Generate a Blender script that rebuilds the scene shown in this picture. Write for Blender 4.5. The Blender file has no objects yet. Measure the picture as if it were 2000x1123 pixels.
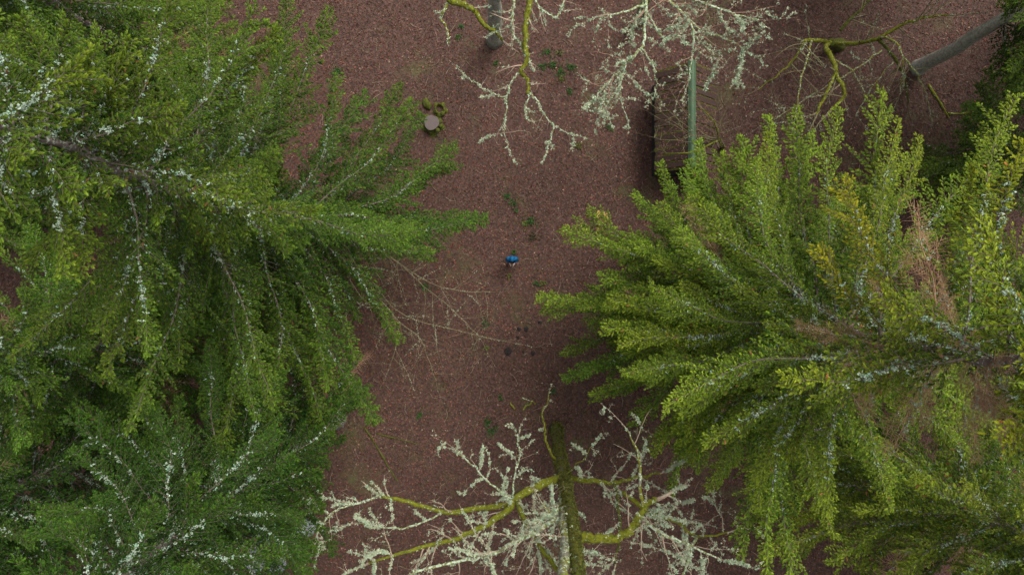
import bpy, bmesh, math, random
import numpy as np
from mathutils import Vector, Matrix, Quaternion

# ------------------------------------------------------------------ camera, sky, sun, exposure
H_CAM = 32.5
F_PX = 1333.0
scene = bpy.context.scene
COL = scene.collection
cam = bpy.data.cameras.new('camera'); cam_o = bpy.data.objects.new('camera', cam); COL.objects.link(cam_o)
cam.lens = 36.0 * F_PX / 2000.0; cam.sensor_width = 36.0; cam.clip_start = 0.1; cam.clip_end = 2000
cam_o.location = (0, 0, H_CAM); cam_o.rotation_euler = (0, 0, 0)
scene.camera = cam_o

SUN_EL, SUN_AZ = math.radians(58), math.radians(38)
world = bpy.data.worlds.new('World'); scene.world = world; world.use_nodes = True
wn = world.node_tree.nodes; wl = world.node_tree.links
bg = wn['Background']
sky = wn.new('ShaderNodeTexSky'); sky.sky_type = 'NISHITA'; sky.sun_disc = False
sky.sun_elevation = SUN_EL; sky.sun_rotation = SUN_AZ; sky.air_density = 1.0; sky.dust_density = 6.0; sky.ozone_density = 1.0
hs = wn.new('ShaderNodeHueSaturation'); hs.inputs['Saturation'].default_value = 0.12   # cloud-grey overcast
wl.new(sky.outputs[0], hs.inputs['Color']); wl.new(hs.outputs[0], bg.inputs['Color'])
bg.inputs['Strength'].default_value = 0.14

sun = bpy.data.lights.new('sun', 'SUN'); sun.energy = 1.2; sun.angle = math.radians(25); sun.color = (1.0, 0.95, 0.86)
sun_o = bpy.data.objects.new('sun', sun); COL.objects.link(sun_o)
d = Vector((math.cos(SUN_EL) * math.sin(SUN_AZ), math.cos(SUN_EL) * math.cos(SUN_AZ), math.sin(SUN_EL)))
sun_o.rotation_euler = d.to_track_quat('Z', 'Y').to_euler(); sun_o.location = (0, 0, 60)

scene.view_settings.view_transform = 'Standard'; scene.view_settings.look = 'None'
scene.view_settings.gamma = 1.0; scene.view_settings.use_curve_mapping = False
scene.view_settings.exposure = 0.62

# ------------------------------------------------------------------ helpers
def P(px, py, z=0.0):
    s = (H_CAM - z) / F_PX
    return Vector(((px - 1000.0) * s, -(py - 561.5) * s, z))

def to_px(v):
    s = F_PX / (H_CAM - v[2])
    return (1000.0 + v[0] * s, 561.5 - v[1] * s)

def mesh_np(name, verts, tris, cols=None, smooth=False, mat=None):
    me = bpy.data.meshes.new(name)
    verts = np.asarray(verts, np.float32); tris = np.asarray(tris, np.int32)
    nv, nf, k = len(verts), len(tris), tris.shape[1] if len(tris) else 3
    me.vertices.add(nv); me.vertices.foreach_set('co', verts.ravel())
    me.loops.add(nf * k); me.loops.foreach_set('vertex_index', tris.ravel())
    me.polygons.add(nf)
    me.polygons.foreach_set('loop_start', np.arange(0, nf * k, k, dtype=np.int32))
    me.polygons.foreach_set('use_smooth', np.full(nf, smooth))
    me.update(calc_edges=True)
    if cols is not None:
        a = me.attributes.new('tint', 'FLOAT_COLOR', 'POINT')
        a.data.foreach_set('color', np.asarray(cols, np.float32).ravel())
    if mat: me.materials.append(mat)
    return me

def obj(name, me, parent=None, loc=None):
    o = bpy.data.objects.new(name, me); COL.objects.link(o)
    if parent: o.parent = parent
    if loc is not None: o.location = loc
    return o

def empty(name, loc):
    o = bpy.data.objects.new(name, None); COL.objects.link(o); o.location = loc; o.empty_display_size = 0.2
    return o

def tag(o, label=None, cat=None, group=None, kind=None):
    if label: o['label'] = label
    if cat: o['category'] = cat
    if group: o['group'] = group
    if kind: o['kind'] = kind
    return o

class Geo:
    """Collects tubes and boxes of triangles and quads (as two triangles)."""
    def __init__(self): self.v = []; self.f = []
    def tube(self, pts, rad, n=6, cap=True):
        pts = [Vector(p) for p in pts]; b = len(self.v); m = len(pts)
        up = None
        for i, p in enumerate(pts):
            t = (pts[min(i + 1, m - 1)] - pts[max(i - 1, 0)])
            t = t.normalized() if t.length > 1e-9 else Vector((0, 0, 1))
            if up is None:
                up = t.orthogonal().normalized()
            else:
                up = (up - t * up.dot(t))
                up = up.normalized() if up.length > 1e-6 else t.orthogonal().normalized()
            s = t.cross(up); r = rad[i]
            for k in range(n):
                a = 2 * math.pi * k / n
                q = p + up * (r * math.cos(a)) + s * (r * math.sin(a))
                self.v.append((q.x, q.y, q.z))
        for i in range(m - 1):
            for k in range(n):
                a0 = b + i * n + k; a1 = b + i * n + (k + 1) % n
                self.f.append((a0, a1, a1 + n)); self.f.append((a0, a1 + n, a0 + n))
        if cap:
            for i0, rev in ((b, True), (b + (m - 1) * n, False)):
                for k in range(1, n - 1):
                    self.f.append((i0, i0 + k + 1, i0 + k) if rev else (i0, i0 + k, i0 + k + 1))
    def box(self, c, s, rot=None):
        b = len(self.v); c = Vector(c)
        for z in (-1, 1):
            for y in (-1, 1):
                for x in (-1, 1):
                    q = Vector((x * s[0] / 2, y * s[1] / 2, z * s[2] / 2))
                    if rot is not None: q = rot @ q
                    q = q + c; self.v.append((q.x, q.y, q.z))
        for q in ((0, 2, 3, 1), (4, 5, 7, 6), (0, 1, 5, 4), (2, 6, 7, 3), (0, 4, 6, 2), (1, 3, 7, 5)):
            self.f.append((b + q[0], b + q[1], b + q[2])); self.f.append((b + q[0], b + q[2], b + q[3]))
    def mesh(self, name, mat, smooth=True):
        return mesh_np(name, np.array(self.v), np.array(self.f), None, smooth, mat)

# ------------------------------------------------------------------ materials
def newmat(name):
    m = bpy.data.materials.new(name); m.use_nodes = True
    nt = m.node_tree; return m, nt, nt.nodes, nt.links, nt.nodes['Principled BSDF']

def ramp(N, stops):
    r = N.new('ShaderNodeValToRGB'); e = r.color_ramp.elements
    while len(e) < len(stops): e.new(0.5)
    for el, (p, c) in zip(e, stops): el.position = p; el.color = (*c, 1)
    return r

def noise_mat(name, stops, scale=6.0, detail=6.0, rough=0.85, bump=0.3, bump_scale=25.0, dist=0.02, coord='Object', stretch=None):
    m, nt, N, L, B = newmat(name)
    tc = N.new('ShaderNodeTexCoord'); src = tc.outputs[coord]
    if stretch:
        mp = N.new('ShaderNodeMapping'); mp.inputs['Scale'].default_value = stretch; L.new(src, mp.inputs[0]); src = mp.outputs[0]
    n = N.new('ShaderNodeTexNoise'); n.inputs['Scale'].default_value = scale; n.inputs['Detail'].default_value = detail
    n.inputs['Roughness'].default_value = 0.65
    L.new(src, n.inputs['Vector'])
    r = ramp(N, stops); L.new(n.outputs[0], r.inputs[0]); L.new(r.outputs[0], B.inputs['Base Color'])
    n2 = N.new('ShaderNodeTexNoise'); n2.inputs['Scale'].default_value = bump_scale; n2.inputs['Detail'].default_value = 4
    L.new(src, n2.inputs['Vector'])
    bp = N.new('ShaderNodeBump'); bp.inputs['Strength'].default_value = bump; bp.inputs['Distance'].default_value = dist
    L.new(n2.outputs[0], bp.inputs['Height']); L.new(bp.outputs[0], B.inputs['Normal'])
    B.inputs['Roughness'].default_value = rough; B.inputs['Specular IOR Level'].default_value = 0.25
    return m

def needle_mat():
    m, nt, N, L, B = newmat('needles')
    a = N.new('ShaderNodeAttribute'); a.attribute_name = 'tint'
    oi = N.new('ShaderNodeObjectInfo')
    mul = N.new('ShaderNodeMix'); mul.data_type = 'RGBA'; mul.blend_type = 'MULTIPLY'; mul.inputs[0].default_value = 1.0
    L.new(a.outputs['Color'], mul.inputs[6]); L.new(oi.outputs['Color'], mul.inputs[7])
    tc = N.new('ShaderNodeTexCoord'); n = N.new('ShaderNodeTexNoise'); n.inputs['Scale'].default_value = 40; n.inputs['Detail'].default_value = 3
    L.new(tc.outputs['Object'], n.inputs['Vector'])
    hsv = N.new('ShaderNodeHueSaturation'); mr = N.new('ShaderNodeMapRange')
    mr.inputs[1].default_value = 0.3; mr.inputs[2].default_value = 0.7; mr.inputs[3].default_value = 0.7; mr.inputs[4].default_value = 1.3
    L.new(n.outputs[0], mr.inputs[0]); L.new(mr.outputs[0], hsv.inputs['Value']); L.new(mul.outputs[2], hsv.inputs['Color'])
    L.new(hsv.outputs[0], B.inputs['Base Color'])
    B.inputs['Roughness'].default_value = 0.6; B.inputs['Specular IOR Level'].default_value = 0.12
    tr = N.new('ShaderNodeBsdfTranslucent'); L.new(hsv.outputs[0], tr.inputs[0])
    mx = N.new('ShaderNodeMixShader'); mx.inputs[0].default_value = 0.22
    L.new(B.outputs[0], mx.inputs[1]); L.new(tr.outputs[0], mx.inputs[2])
    L.new(mx.outputs[0], N['Material Output'].inputs[0])
    return m

def attr_mat(name, rough=0.8, bump=0.0):
    m, nt, N, L, B = newmat(name)
    a = N.new('ShaderNodeAttribute'); a.attribute_name = 'tint'
    L.new(a.outputs['Color'], B.inputs['Base Color'])
    B.inputs['Roughness'].default_value = rough; B.inputs['Specular IOR Level'].default_value = 0.25
    return m

def ground_mat():
    m, nt, N, L, B = newmat('forest_soil')
    tc = N.new('ShaderNodeTexCoord')
    v = N.new('ShaderNodeTexVoronoi'); v.inputs['Scale'].default_value = 13; L.new(tc.outputs['Object'], v.inputs['Vector'])
    r = ramp(N, [(0.0, (0.022, 0.010, 0.006)), (0.45, (0.055, 0.026, 0.017)), (0.8, (0.08, 0.040, 0.028)), (1.0, (0.12, 0.07, 0.05))])
    L.new(v.outputs['Color'], r.inputs[0])
    n = N.new('ShaderNodeTexNoise'); n.inputs['Scale'].default_value = 0.35; n.inputs['Detail'].default_value = 8; n.inputs['Roughness'].default_value = 0.7
    L.new(tc.outputs['Object'], n.inputs['Vector'])
    gr = ramp(N, [(0.55, (0, 0, 0)), (0.72, (1, 1, 1))]); L.new(n.outputs[0], gr.inputs[0])
    mx = N.new('ShaderNodeMix'); mx.data_type = 'RGBA'; L.new(gr.outputs[0], mx.inputs[0]); L.new(r.outputs[0], mx.inputs[6])
    mx.inputs[7].default_value = (0.07, 0.075, 0.02, 1)
    L.new(mx.outputs[2], B.inputs['Base Color'])
    bp = N.new('ShaderNodeBump'); bp.inputs['Strength'].default_value = 0.6; bp.inputs['Distance'].default_value = 0.03
    L.new(v.outputs['Distance'], bp.inputs['Height']); L.new(bp.outputs[0], B.inputs['Normal'])
    B.inputs['Roughness'].default_value = 0.9
    return m

def mossy_bark(name, bark, moss, lichen, cover, lichen_cover=0.62, grain=9.0):
    """bark with moss growing on the upper sides and lichen spots; cover 0..1 is how much moss"""
    m, nt, N, L, B = newmat(name)
    tc = N.new('ShaderNodeTexCoord'); ge = N.new('ShaderNodeNewGeometry')
    sx = N.new('ShaderNodeSeparateXYZ'); L.new(ge.outputs['Normal'], sx.inputs[0])
    n = N.new('ShaderNodeTexNoise'); n.inputs['Scale'].default_value = 1.6; n.inputs['Detail'].default_value = 7; n.inputs['Roughness'].default_value = 0.7
    L.new(tc.outputs['Object'], n.inputs['Vector'])
    add = N.new('ShaderNodeMath'); add.operation = 'MULTIPLY_ADD'; L.new(sx.outputs[2], add.inputs[0]); add.inputs[1].default_value = 0.16; L.new(n.outputs[0], add.inputs[2])
    mr = N.new('ShaderNodeMapRange'); t = 0.78 - 0.55 * cover
    mr.inputs[1].default_value = t - 0.05; mr.inputs[2].default_value = t + 0.05; L.new(add.outputs[0], mr.inputs[0])
    nb = N.new('ShaderNodeTexNoise'); nb.inputs['Scale'].default_value = grain; nb.inputs['Detail'].default_value = 8
    L.new(tc.outputs['Object'], nb.inputs['Vector'])
    rb = ramp(N, [(0.3, tuple(c * 0.55 for c in bark)), (0.7, tuple(min(1, c * 1.3) for c in bark))]); L.new(nb.outputs[0], rb.inputs[0])
    rm = ramp(N, [(0.3, tuple(c * 0.6 for c in moss)), (0.7, tuple(c * 1.25 for c in moss))]); L.new(nb.outputs[0], rm.inputs[0])
    m1 = N.new('ShaderNodeMix'); m1.data_type = 'RGBA'; L.new(mr.outputs[0], m1.inputs[0]); L.new(rb.outputs[0], m1.inputs[6]); L.new(rm.outputs[0], m1.inputs[7])
    nl = N.new('ShaderNodeTexNoise'); nl.inputs['Scale'].default_value = grain * 1.3; nl.inputs['Detail'].default_value = 5; L.new(tc.outputs['Object'], nl.inputs['Vector'])
    ml = N.new('ShaderNodeMapRange'); ml.inputs[1].default_value = lichen_cover; ml.inputs[2].default_value = lichen_cover + 0.04; L.new(nl.outputs[0], ml.inputs[0])
    m2 = N.new('ShaderNodeMix'); m2.data_type = 'RGBA'; L.new(ml.outputs[0], m2.inputs[0]); L.new(m1.outputs[2], m2.inputs[6]); m2.inputs[7].default_value = (*lichen, 1)
    L.new(m2.outputs[2], B.inputs['Base Color'])
    bp = N.new('ShaderNodeBump'); bp.inputs['Strength'].default_value = 0.7; bp.inputs['Distance'].default_value = 0.03
    L.new(nb.outputs[0], bp.inputs['Height']); L.new(bp.outputs[0], B.inputs['Normal'])
    B.inputs['Roughness'].default_value = 0.9; B.inputs['Specular IOR Level'].default_value = 0.2
    return m

M = {}
M['needles'] = needle_mat()
M['lichen'] = attr_mat('lichen_tufts', 0.9)
M['litter'] = attr_mat('leaf_litter', 0.75)
M['leafgreen'] = attr_mat('green_leaves', 0.6)
M['ground'] = ground_mat()
M['bough'] = noise_mat('bough_bark', [(0.3, (0.05, 0.035, 0.025)), (0.7, (0.16, 0.13, 0.10))], 8, bump=0.5)
M['deadtwig'] = noise_mat('dead_twig', [(0.3, (0.16, 0.085, 0.045)), (0.7, (0.42, 0.26, 0.15))], 5, bump=0.2)
M['spruce_bark'] = mossy_bark('spruce_bark', (0.16, 0.125, 0.11), (0.10, 0.12, 0.03), (0.42, 0.46, 0.37), 0.15, 0.56)
M['grey_bark'] = mossy_bark('grey_bark', (0.34, 0.34, 0.28), (0.13, 0.16, 0.03), (0.32, 0.36, 0.28), 0.12, 0.6)
M['moss_bark'] = mossy_bark('moss_bark', (0.11, 0.085, 0.05), (0.15, 0.158, 0.012), (0.36, 0.42, 0.28), 0.70, 0.62)
M['half_moss'] = mossy_bark('half_moss_bark', (0.22, 0.21, 0.16), (0.19, 0.19, 0.015), (0.42, 0.48, 0.34), 0.48, 0.55)
M['oak_trunk'] = mossy_bark('oak_trunk_bark', (0.105, 0.095, 0.065), (0.085, 0.09, 0.012), (0.28, 0.31, 0.24), 0.62, 0.66, 7)
M['dark_moss'] = mossy_bark('dark_moss_bark', (0.12, 0.10, 0.07), (0.075, 0.085, 0.012), (0.25, 0.28, 0.2), 0.7, 0.72)
M['lichen_bark'] = mossy_bark('lichen_bark', (0.17, 0.15, 0.10), (0.20, 0.22, 0.08), (0.42, 0.50, 0.36), 0.35, 0.50)
M['twig'] = noise_mat('bare_twig', [(0.3, (0.20, 0.13, 0.09)), (0.7, (0.42, 0.33, 0.24))], 4, bump=0.2)
M['twig_red'] = noise_mat('bare_red_twig', [(0.3, (0.17, 0.085, 0.06)), (0.7, (0.34, 0.21, 0.15))], 4, bump=0.2)
M['twig_moss'] = noise_mat('mossy_twig', [(0.35, (0.12, 0.095, 0.05)), (0.65, (0.22, 0.19, 0.10))], 3, bump=0.2)

# ------------------------------------------------------------------ ground
def build_ground():
    rng = np.random.default_rng(3)
    n = 121; e = 160.0
    u = np.linspace(-1, 1, n); u = np.sign(u) * np.abs(u) ** 2.2 * e
    X, Y = np.meshgrid(u, u)
    Z = 0.05 * np.sin(X * 0.35 + 1) * np.cos(Y * 0.3) - 0.05
    v = np.stack([X, Y, Z], -1).reshape(-1, 3)
    i = np.arange(n * n).reshape(n, n)
    q = np.stack([i[:-1, :-1], i[:-1, 1:], i[1:, 1:], i[1:, :-1]], -1).reshape(-1, 4)
    g = obj('ground', mesh_np('ground', v, q, None, True, M['ground']))
    tag(g, kind='structure')
build_ground()
def gz(x, y): return 0.05 * math.sin(x * 0.35 + 1) * math.cos(y * 0.3) - 0.05
def G(px, py, dz=0.0):
    p = P(px, py, 0); p.z = gz(p.x, p.y) + dz; return p

def build_litter():
    rng = np.random.default_rng(11)
    n = 190000
    x = rng.uniform(-27.5, 27.5, n); y = rng.uniform(-17, 17, n)
    z = 0.05 * np.sin(x * 0.35 + 1) * np.cos(y * 0.3) - 0.05
    L = rng.uniform(0.045, 0.12, n); W = L * rng.uniform(0.45, 0.75, n)
    a = rng.uniform(0, 2 * np.pi, n); tilt = rng.normal(0, 0.33, n); fold = rng.normal(0.0, 0.22, n)
    dx, dy = np.cos(a), np.sin(a)
    zb = z + 0.006 + rng.uniform(0, 0.03, n)
    base = np.stack([x, y, zb], -1)
    D = np.stack([dx * np.cos(tilt), dy * np.cos(tilt), np.sin(tilt)], -1)
    S = np.stack([-dy, dx, np.zeros(n)], -1)
    U = np.array([0, 0, 1.0])
    p0 = base - D * (L / 2)[:, None]; p2 = base + D * (L / 2)[:, None]
    p1 = base + S * (W / 2)[:, None] + U * (fold * W)[:, None]
    p3 = base - S * (W / 2)[:, None] + U * (fold * W)[:, None]
    v = np.stack([p0, p1, p2, p3], 1).reshape(-1, 3)
    k = np.arange(n) * 4
    t = np.concatenate([np.stack([k, k + 1, k + 2], -1), np.stack([k, k + 2, k + 3], -1)])
    pal = np.array([[0.155, 0.080, 0.066], [0.20, 0.112, 0.096], [0.115, 0.056, 0.044], [0.23, 0.155, 0.135], [0.07, 0.034, 0.027], [0.36, 0.29, 0.25], [0.20, 0.075, 0.035], [0.10, 0.10, 0.03]])
    # where the beech-brown carpet turns rusty (below the left spruce) and where moss shows through
    px = 1000 + x * F_PX / H_CAM; py = 561.5 - y * F_PX / H_CAM
    rust = np.exp(-(((px - 720) / 170) ** 2 + ((py - 510) / 150) ** 2)) + 0.7 * np.exp(-(((px - 560) / 160) ** 2 + ((py - 270) / 130) ** 2))
    f = np.sin(x * 0.55 + 2.1 * np.sin(y * 0.31)) * np.sin(y * 0.47 + 1.3 * np.sin(x * 0.37 + 1.0)) + 0.5 * np.sin(x * 1.7 + y * 1.1) * np.sin(y * 1.9 - x * 0.8)
    moss = np.clip((f - 0.45) * 0.5, 0, 0.4) + 0.2 * np.exp(-(((px - 800) / 160) ** 2 + ((py - 760) / 90) ** 2))
    damp = 1 + 0.20 * np.sin(x * 0.9 + 1.5 * np.sin(y * 0.6)) * np.sin(y * 0.8 + np.sin(x * 0.5) * 2) + 0.12 * np.sin(x * 2.9 + y * 1.3) * np.sin(y * 3.3 - x)
    w = np.tile(np.array([0.29, 0.24, 0.20, 0.10, 0.12, 0.022, 0.03, 0.06]), (n, 1))
    w[:, 6] += rust * 0.55; w[:, 7] += moss * 0.9
    w /= w.sum(1, keepdims=True)
    c = (w.cumsum(1) < rng.random(n)[:, None]).sum(1).clip(0, 7)
    col = pal[c] * np.array([0.64, 0.485, 0.40]) * (rng.uniform(0.5, 1.5, n) * damp)[:, None] * rng.uniform(0.88, 1.12, (n, 3))
    cols = np.concatenate([np.repeat(col, 4, 0), np.ones((n * 4, 1))], 1)
    o = obj('leaf_litter', mesh_np('leaf_litter', v, t, cols, False, M['litter']))
    tag(o, 'fallen brown leaves carpeting the clearing and the forest floor', 'leaf litter', kind='stuff')
build_litter()
def build_twig_litter():
    rng = random.Random(19); g = Geo()
    for i in range(1400):
        x, y = rng.uniform(-24, 24), rng.uniform(-14, 14); a = rng.uniform(0, 6.28); L = rng.uniform(0.15, 0.7); p = Vector((x, y, 0.05 * math.sin(x * 0.35 + 1) * math.cos(y * 0.3) - 0.02)); d = Vector((math.cos(a), math.sin(a), 0)); n = Vector((-d.y, d.x, 0)) * rng.gauss(0, 0.08)
        r = rng.uniform(0.004, 0.011); g.tube([p, p + d * L * 0.5 + n + Vector((0, 0, 0.02)), p + d * L], [r, r * 0.9, r * 0.5], 3, False)
    tag(obj('twig_litter', g.mesh('twig_litter', M['twig'])), 'thin dry twigs scattered over the fallen leaves', 'twigs', kind='stuff')
build_twig_litter()

# ------------------------------------------------------------------ foliage pieces (vectorised)
def shoot_templates():
    rng = np.random.default_rng(5); out = []
    for k in range(4):
        v = [(0, 0, 0)]
        w1, w2 = rng.uniform(0.34, 0.44), rng.uniform(0.28, 0.38)
        for x, w, h in ((0.30, w1, 0.20), (0.74, w2, 0.17)):
            v += [(x, w, -0.04), (x, 0, h), (x, -w, -0.04), (x, 0, -h * 0.8)]
        v.append((1.0, 0, 0.0)); f = []
        for i in range(4):
            j = (i + 1) % 4
            f += [(0, 1 + j, 1 + i), (1 + i, 1 + j, 5 + j), (1 + i, 5 + j, 5 + i), (5 + i, 5 + j, 9)]
        sh = [0.3] + [0.62] * 4 + [1.0] * 4 + [1.35]  # older needle bases are darker, deepened further to paint shade into the gaps
        for s in (1, -1):
            for x in np.linspace(0.08, 0.92, 8):
                x = x + rng.uniform(-0.03, 0.03); b = len(v)
                w0 = np.interp(x, [0, 0.3, 0.74, 1], [0, w1, w2, 0]) * 0.85
                l = rng.uniform(0.16, 0.30) * (1.0 if x < 0.7 else 0.8)
                zz = rng.uniform(-0.1, 0.2)
                v += [(x - 0.04, s * w0, 0), (x + 0.05, s * w0, 0), (x + 0.17, s * (w0 + l), zz)]
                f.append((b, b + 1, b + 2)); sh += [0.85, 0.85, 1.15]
        v = np.array(v); v[:, 2] -= rng.uniform(0.0, 0.25) * v[:, 0] ** 2 * 0.8
        out.append((v, np.array(f), np.array(sh)))
    return out
SHOOTS = shoot_templates()

def build_shoots(name, base, dirs, L, W, cols, rng, mat):
    """base, dirs (n,3); L, W (n); cols (n,3)"""
    n = len(base); dirs = dirs / np.linalg.norm(dirs, axis=1, keepdims=True)
    up = np.tile(np.array([0, 0, 1.0]), (n, 1)) + rng.normal(0, 0.3, (n, 3))
    side = np.cross(up, dirs); side /= np.linalg.norm(side, axis=1, keepdims=True)
    upn = np.cross(dirs, side)
    tid = rng.integers(0, len(SHOOTS), n); V = []; F = []; C = []; off = 0
    for k, (tv, tf, sh) in enumerate(SHOOTS):
        i = np.nonzero(tid == k)[0]; m = len(i)
        if not m: continue
        vv = base[i, None] + dirs[i, None] * (tv[None, :, 0] * L[i, None])[..., None] \
            + side[i, None] * (tv[None, :, 1] * W[i, None])[..., None] + upn[i, None] * (tv[None, :, 2] * W[i, None])[..., None]
        V.append(vv.reshape(-1, 3)); F.append((tf[None] + (np.arange(m) * len(tv))[:, None, None] + off).reshape(-1, 3)); off += m * len(tv)
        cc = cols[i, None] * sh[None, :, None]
        C.append(np.concatenate([cc, np.ones(cc.shape[:2] + (1,))], -1).reshape(-1, 4))
    return mesh_np(name, np.concatenate(V), np.concatenate(F), np.concatenate(C), False, mat)

def tuft_templates():
    rng = np.random.default_rng(8); out = []
    for k in range(5):
        v = []; f = []
        for j in range(9):
            dirn = rng.normal(0, 1, 3); dirn /= np.linalg.norm(dirn); t = np.cross(dirn, rng.normal(0, 1, 3)); t /= np.linalg.norm(t)
            c = rng.normal(0, 0.28, 3); b = len(v); l = rng.uniform(0.4, 0.9); w = rng.uniform(0.16, 0.34)
            v += [c - dirn * 0.2 * l, c + dirn * l * 0.4 + t * w, c + dirn * l, c + dirn * l * 0.35 - t * w]
            f += [(b, b + 1, b + 2), (b, b + 2, b + 3)]
        out.append((np.array(v), np.array(f)))
    return out
TUFTS = tuft_templates()

def build_tufts(name, pos, size, rng, mat, base=(0.42, 0.47, 0.32), var=0.22, yellow=0.0):
    pos = np.asarray(pos, float); n = len(pos); size = np.asarray(size, float)
    tid = rng.integers(0, len(TUFTS), n); V = []; F = []; C = []; off = 0
    a = rng.uniform(0, 2 * np.pi, n)
    for k, (tv, tf) in enumerate(TUFTS):
        i = np.nonzero(tid == k)[0]; m = len(i)
        if not m: continue
        ca, sa = np.cos(a[i])[:, None], np.sin(a[i])[:, None]
        x = tv[None, :, 0] * ca - tv[None, :, 1] * sa; y = tv[None, :, 0] * sa + tv[None, :, 1] * ca
        vv = np.stack([x, y, np.broadcast_to(tv[None, :, 2], x.shape)], -1) * size[i, None, None] + pos[i, None]
        V.append(vv.reshape(-1, 3)); F.append((tf[None] + (np.arange(m) * len(tv))[:, None, None] + off).reshape(-1, 3)); off += m * len(tv)
        c = np.array(base)[None] * rng.uniform(1 - var, 1 + var, (m, 1)); g = rng.random((m, 1))
        c = np.where(g < 0.25, c * np.array([0.80, 0.98, 0.95]), np.where(g > 0.9, c * np.array([1.15, 1.08, 1.1]), c))
        cc = np.repeat(c[:, None], len(tv), 1)
        C.append(np.concatenate([cc, np.ones(cc.shape[:2] + (1,))], -1).reshape(-1, 4))
    return mesh_np(name, np.concatenate(V), np.concatenate(F), np.concatenate(C), False, mat)

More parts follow.
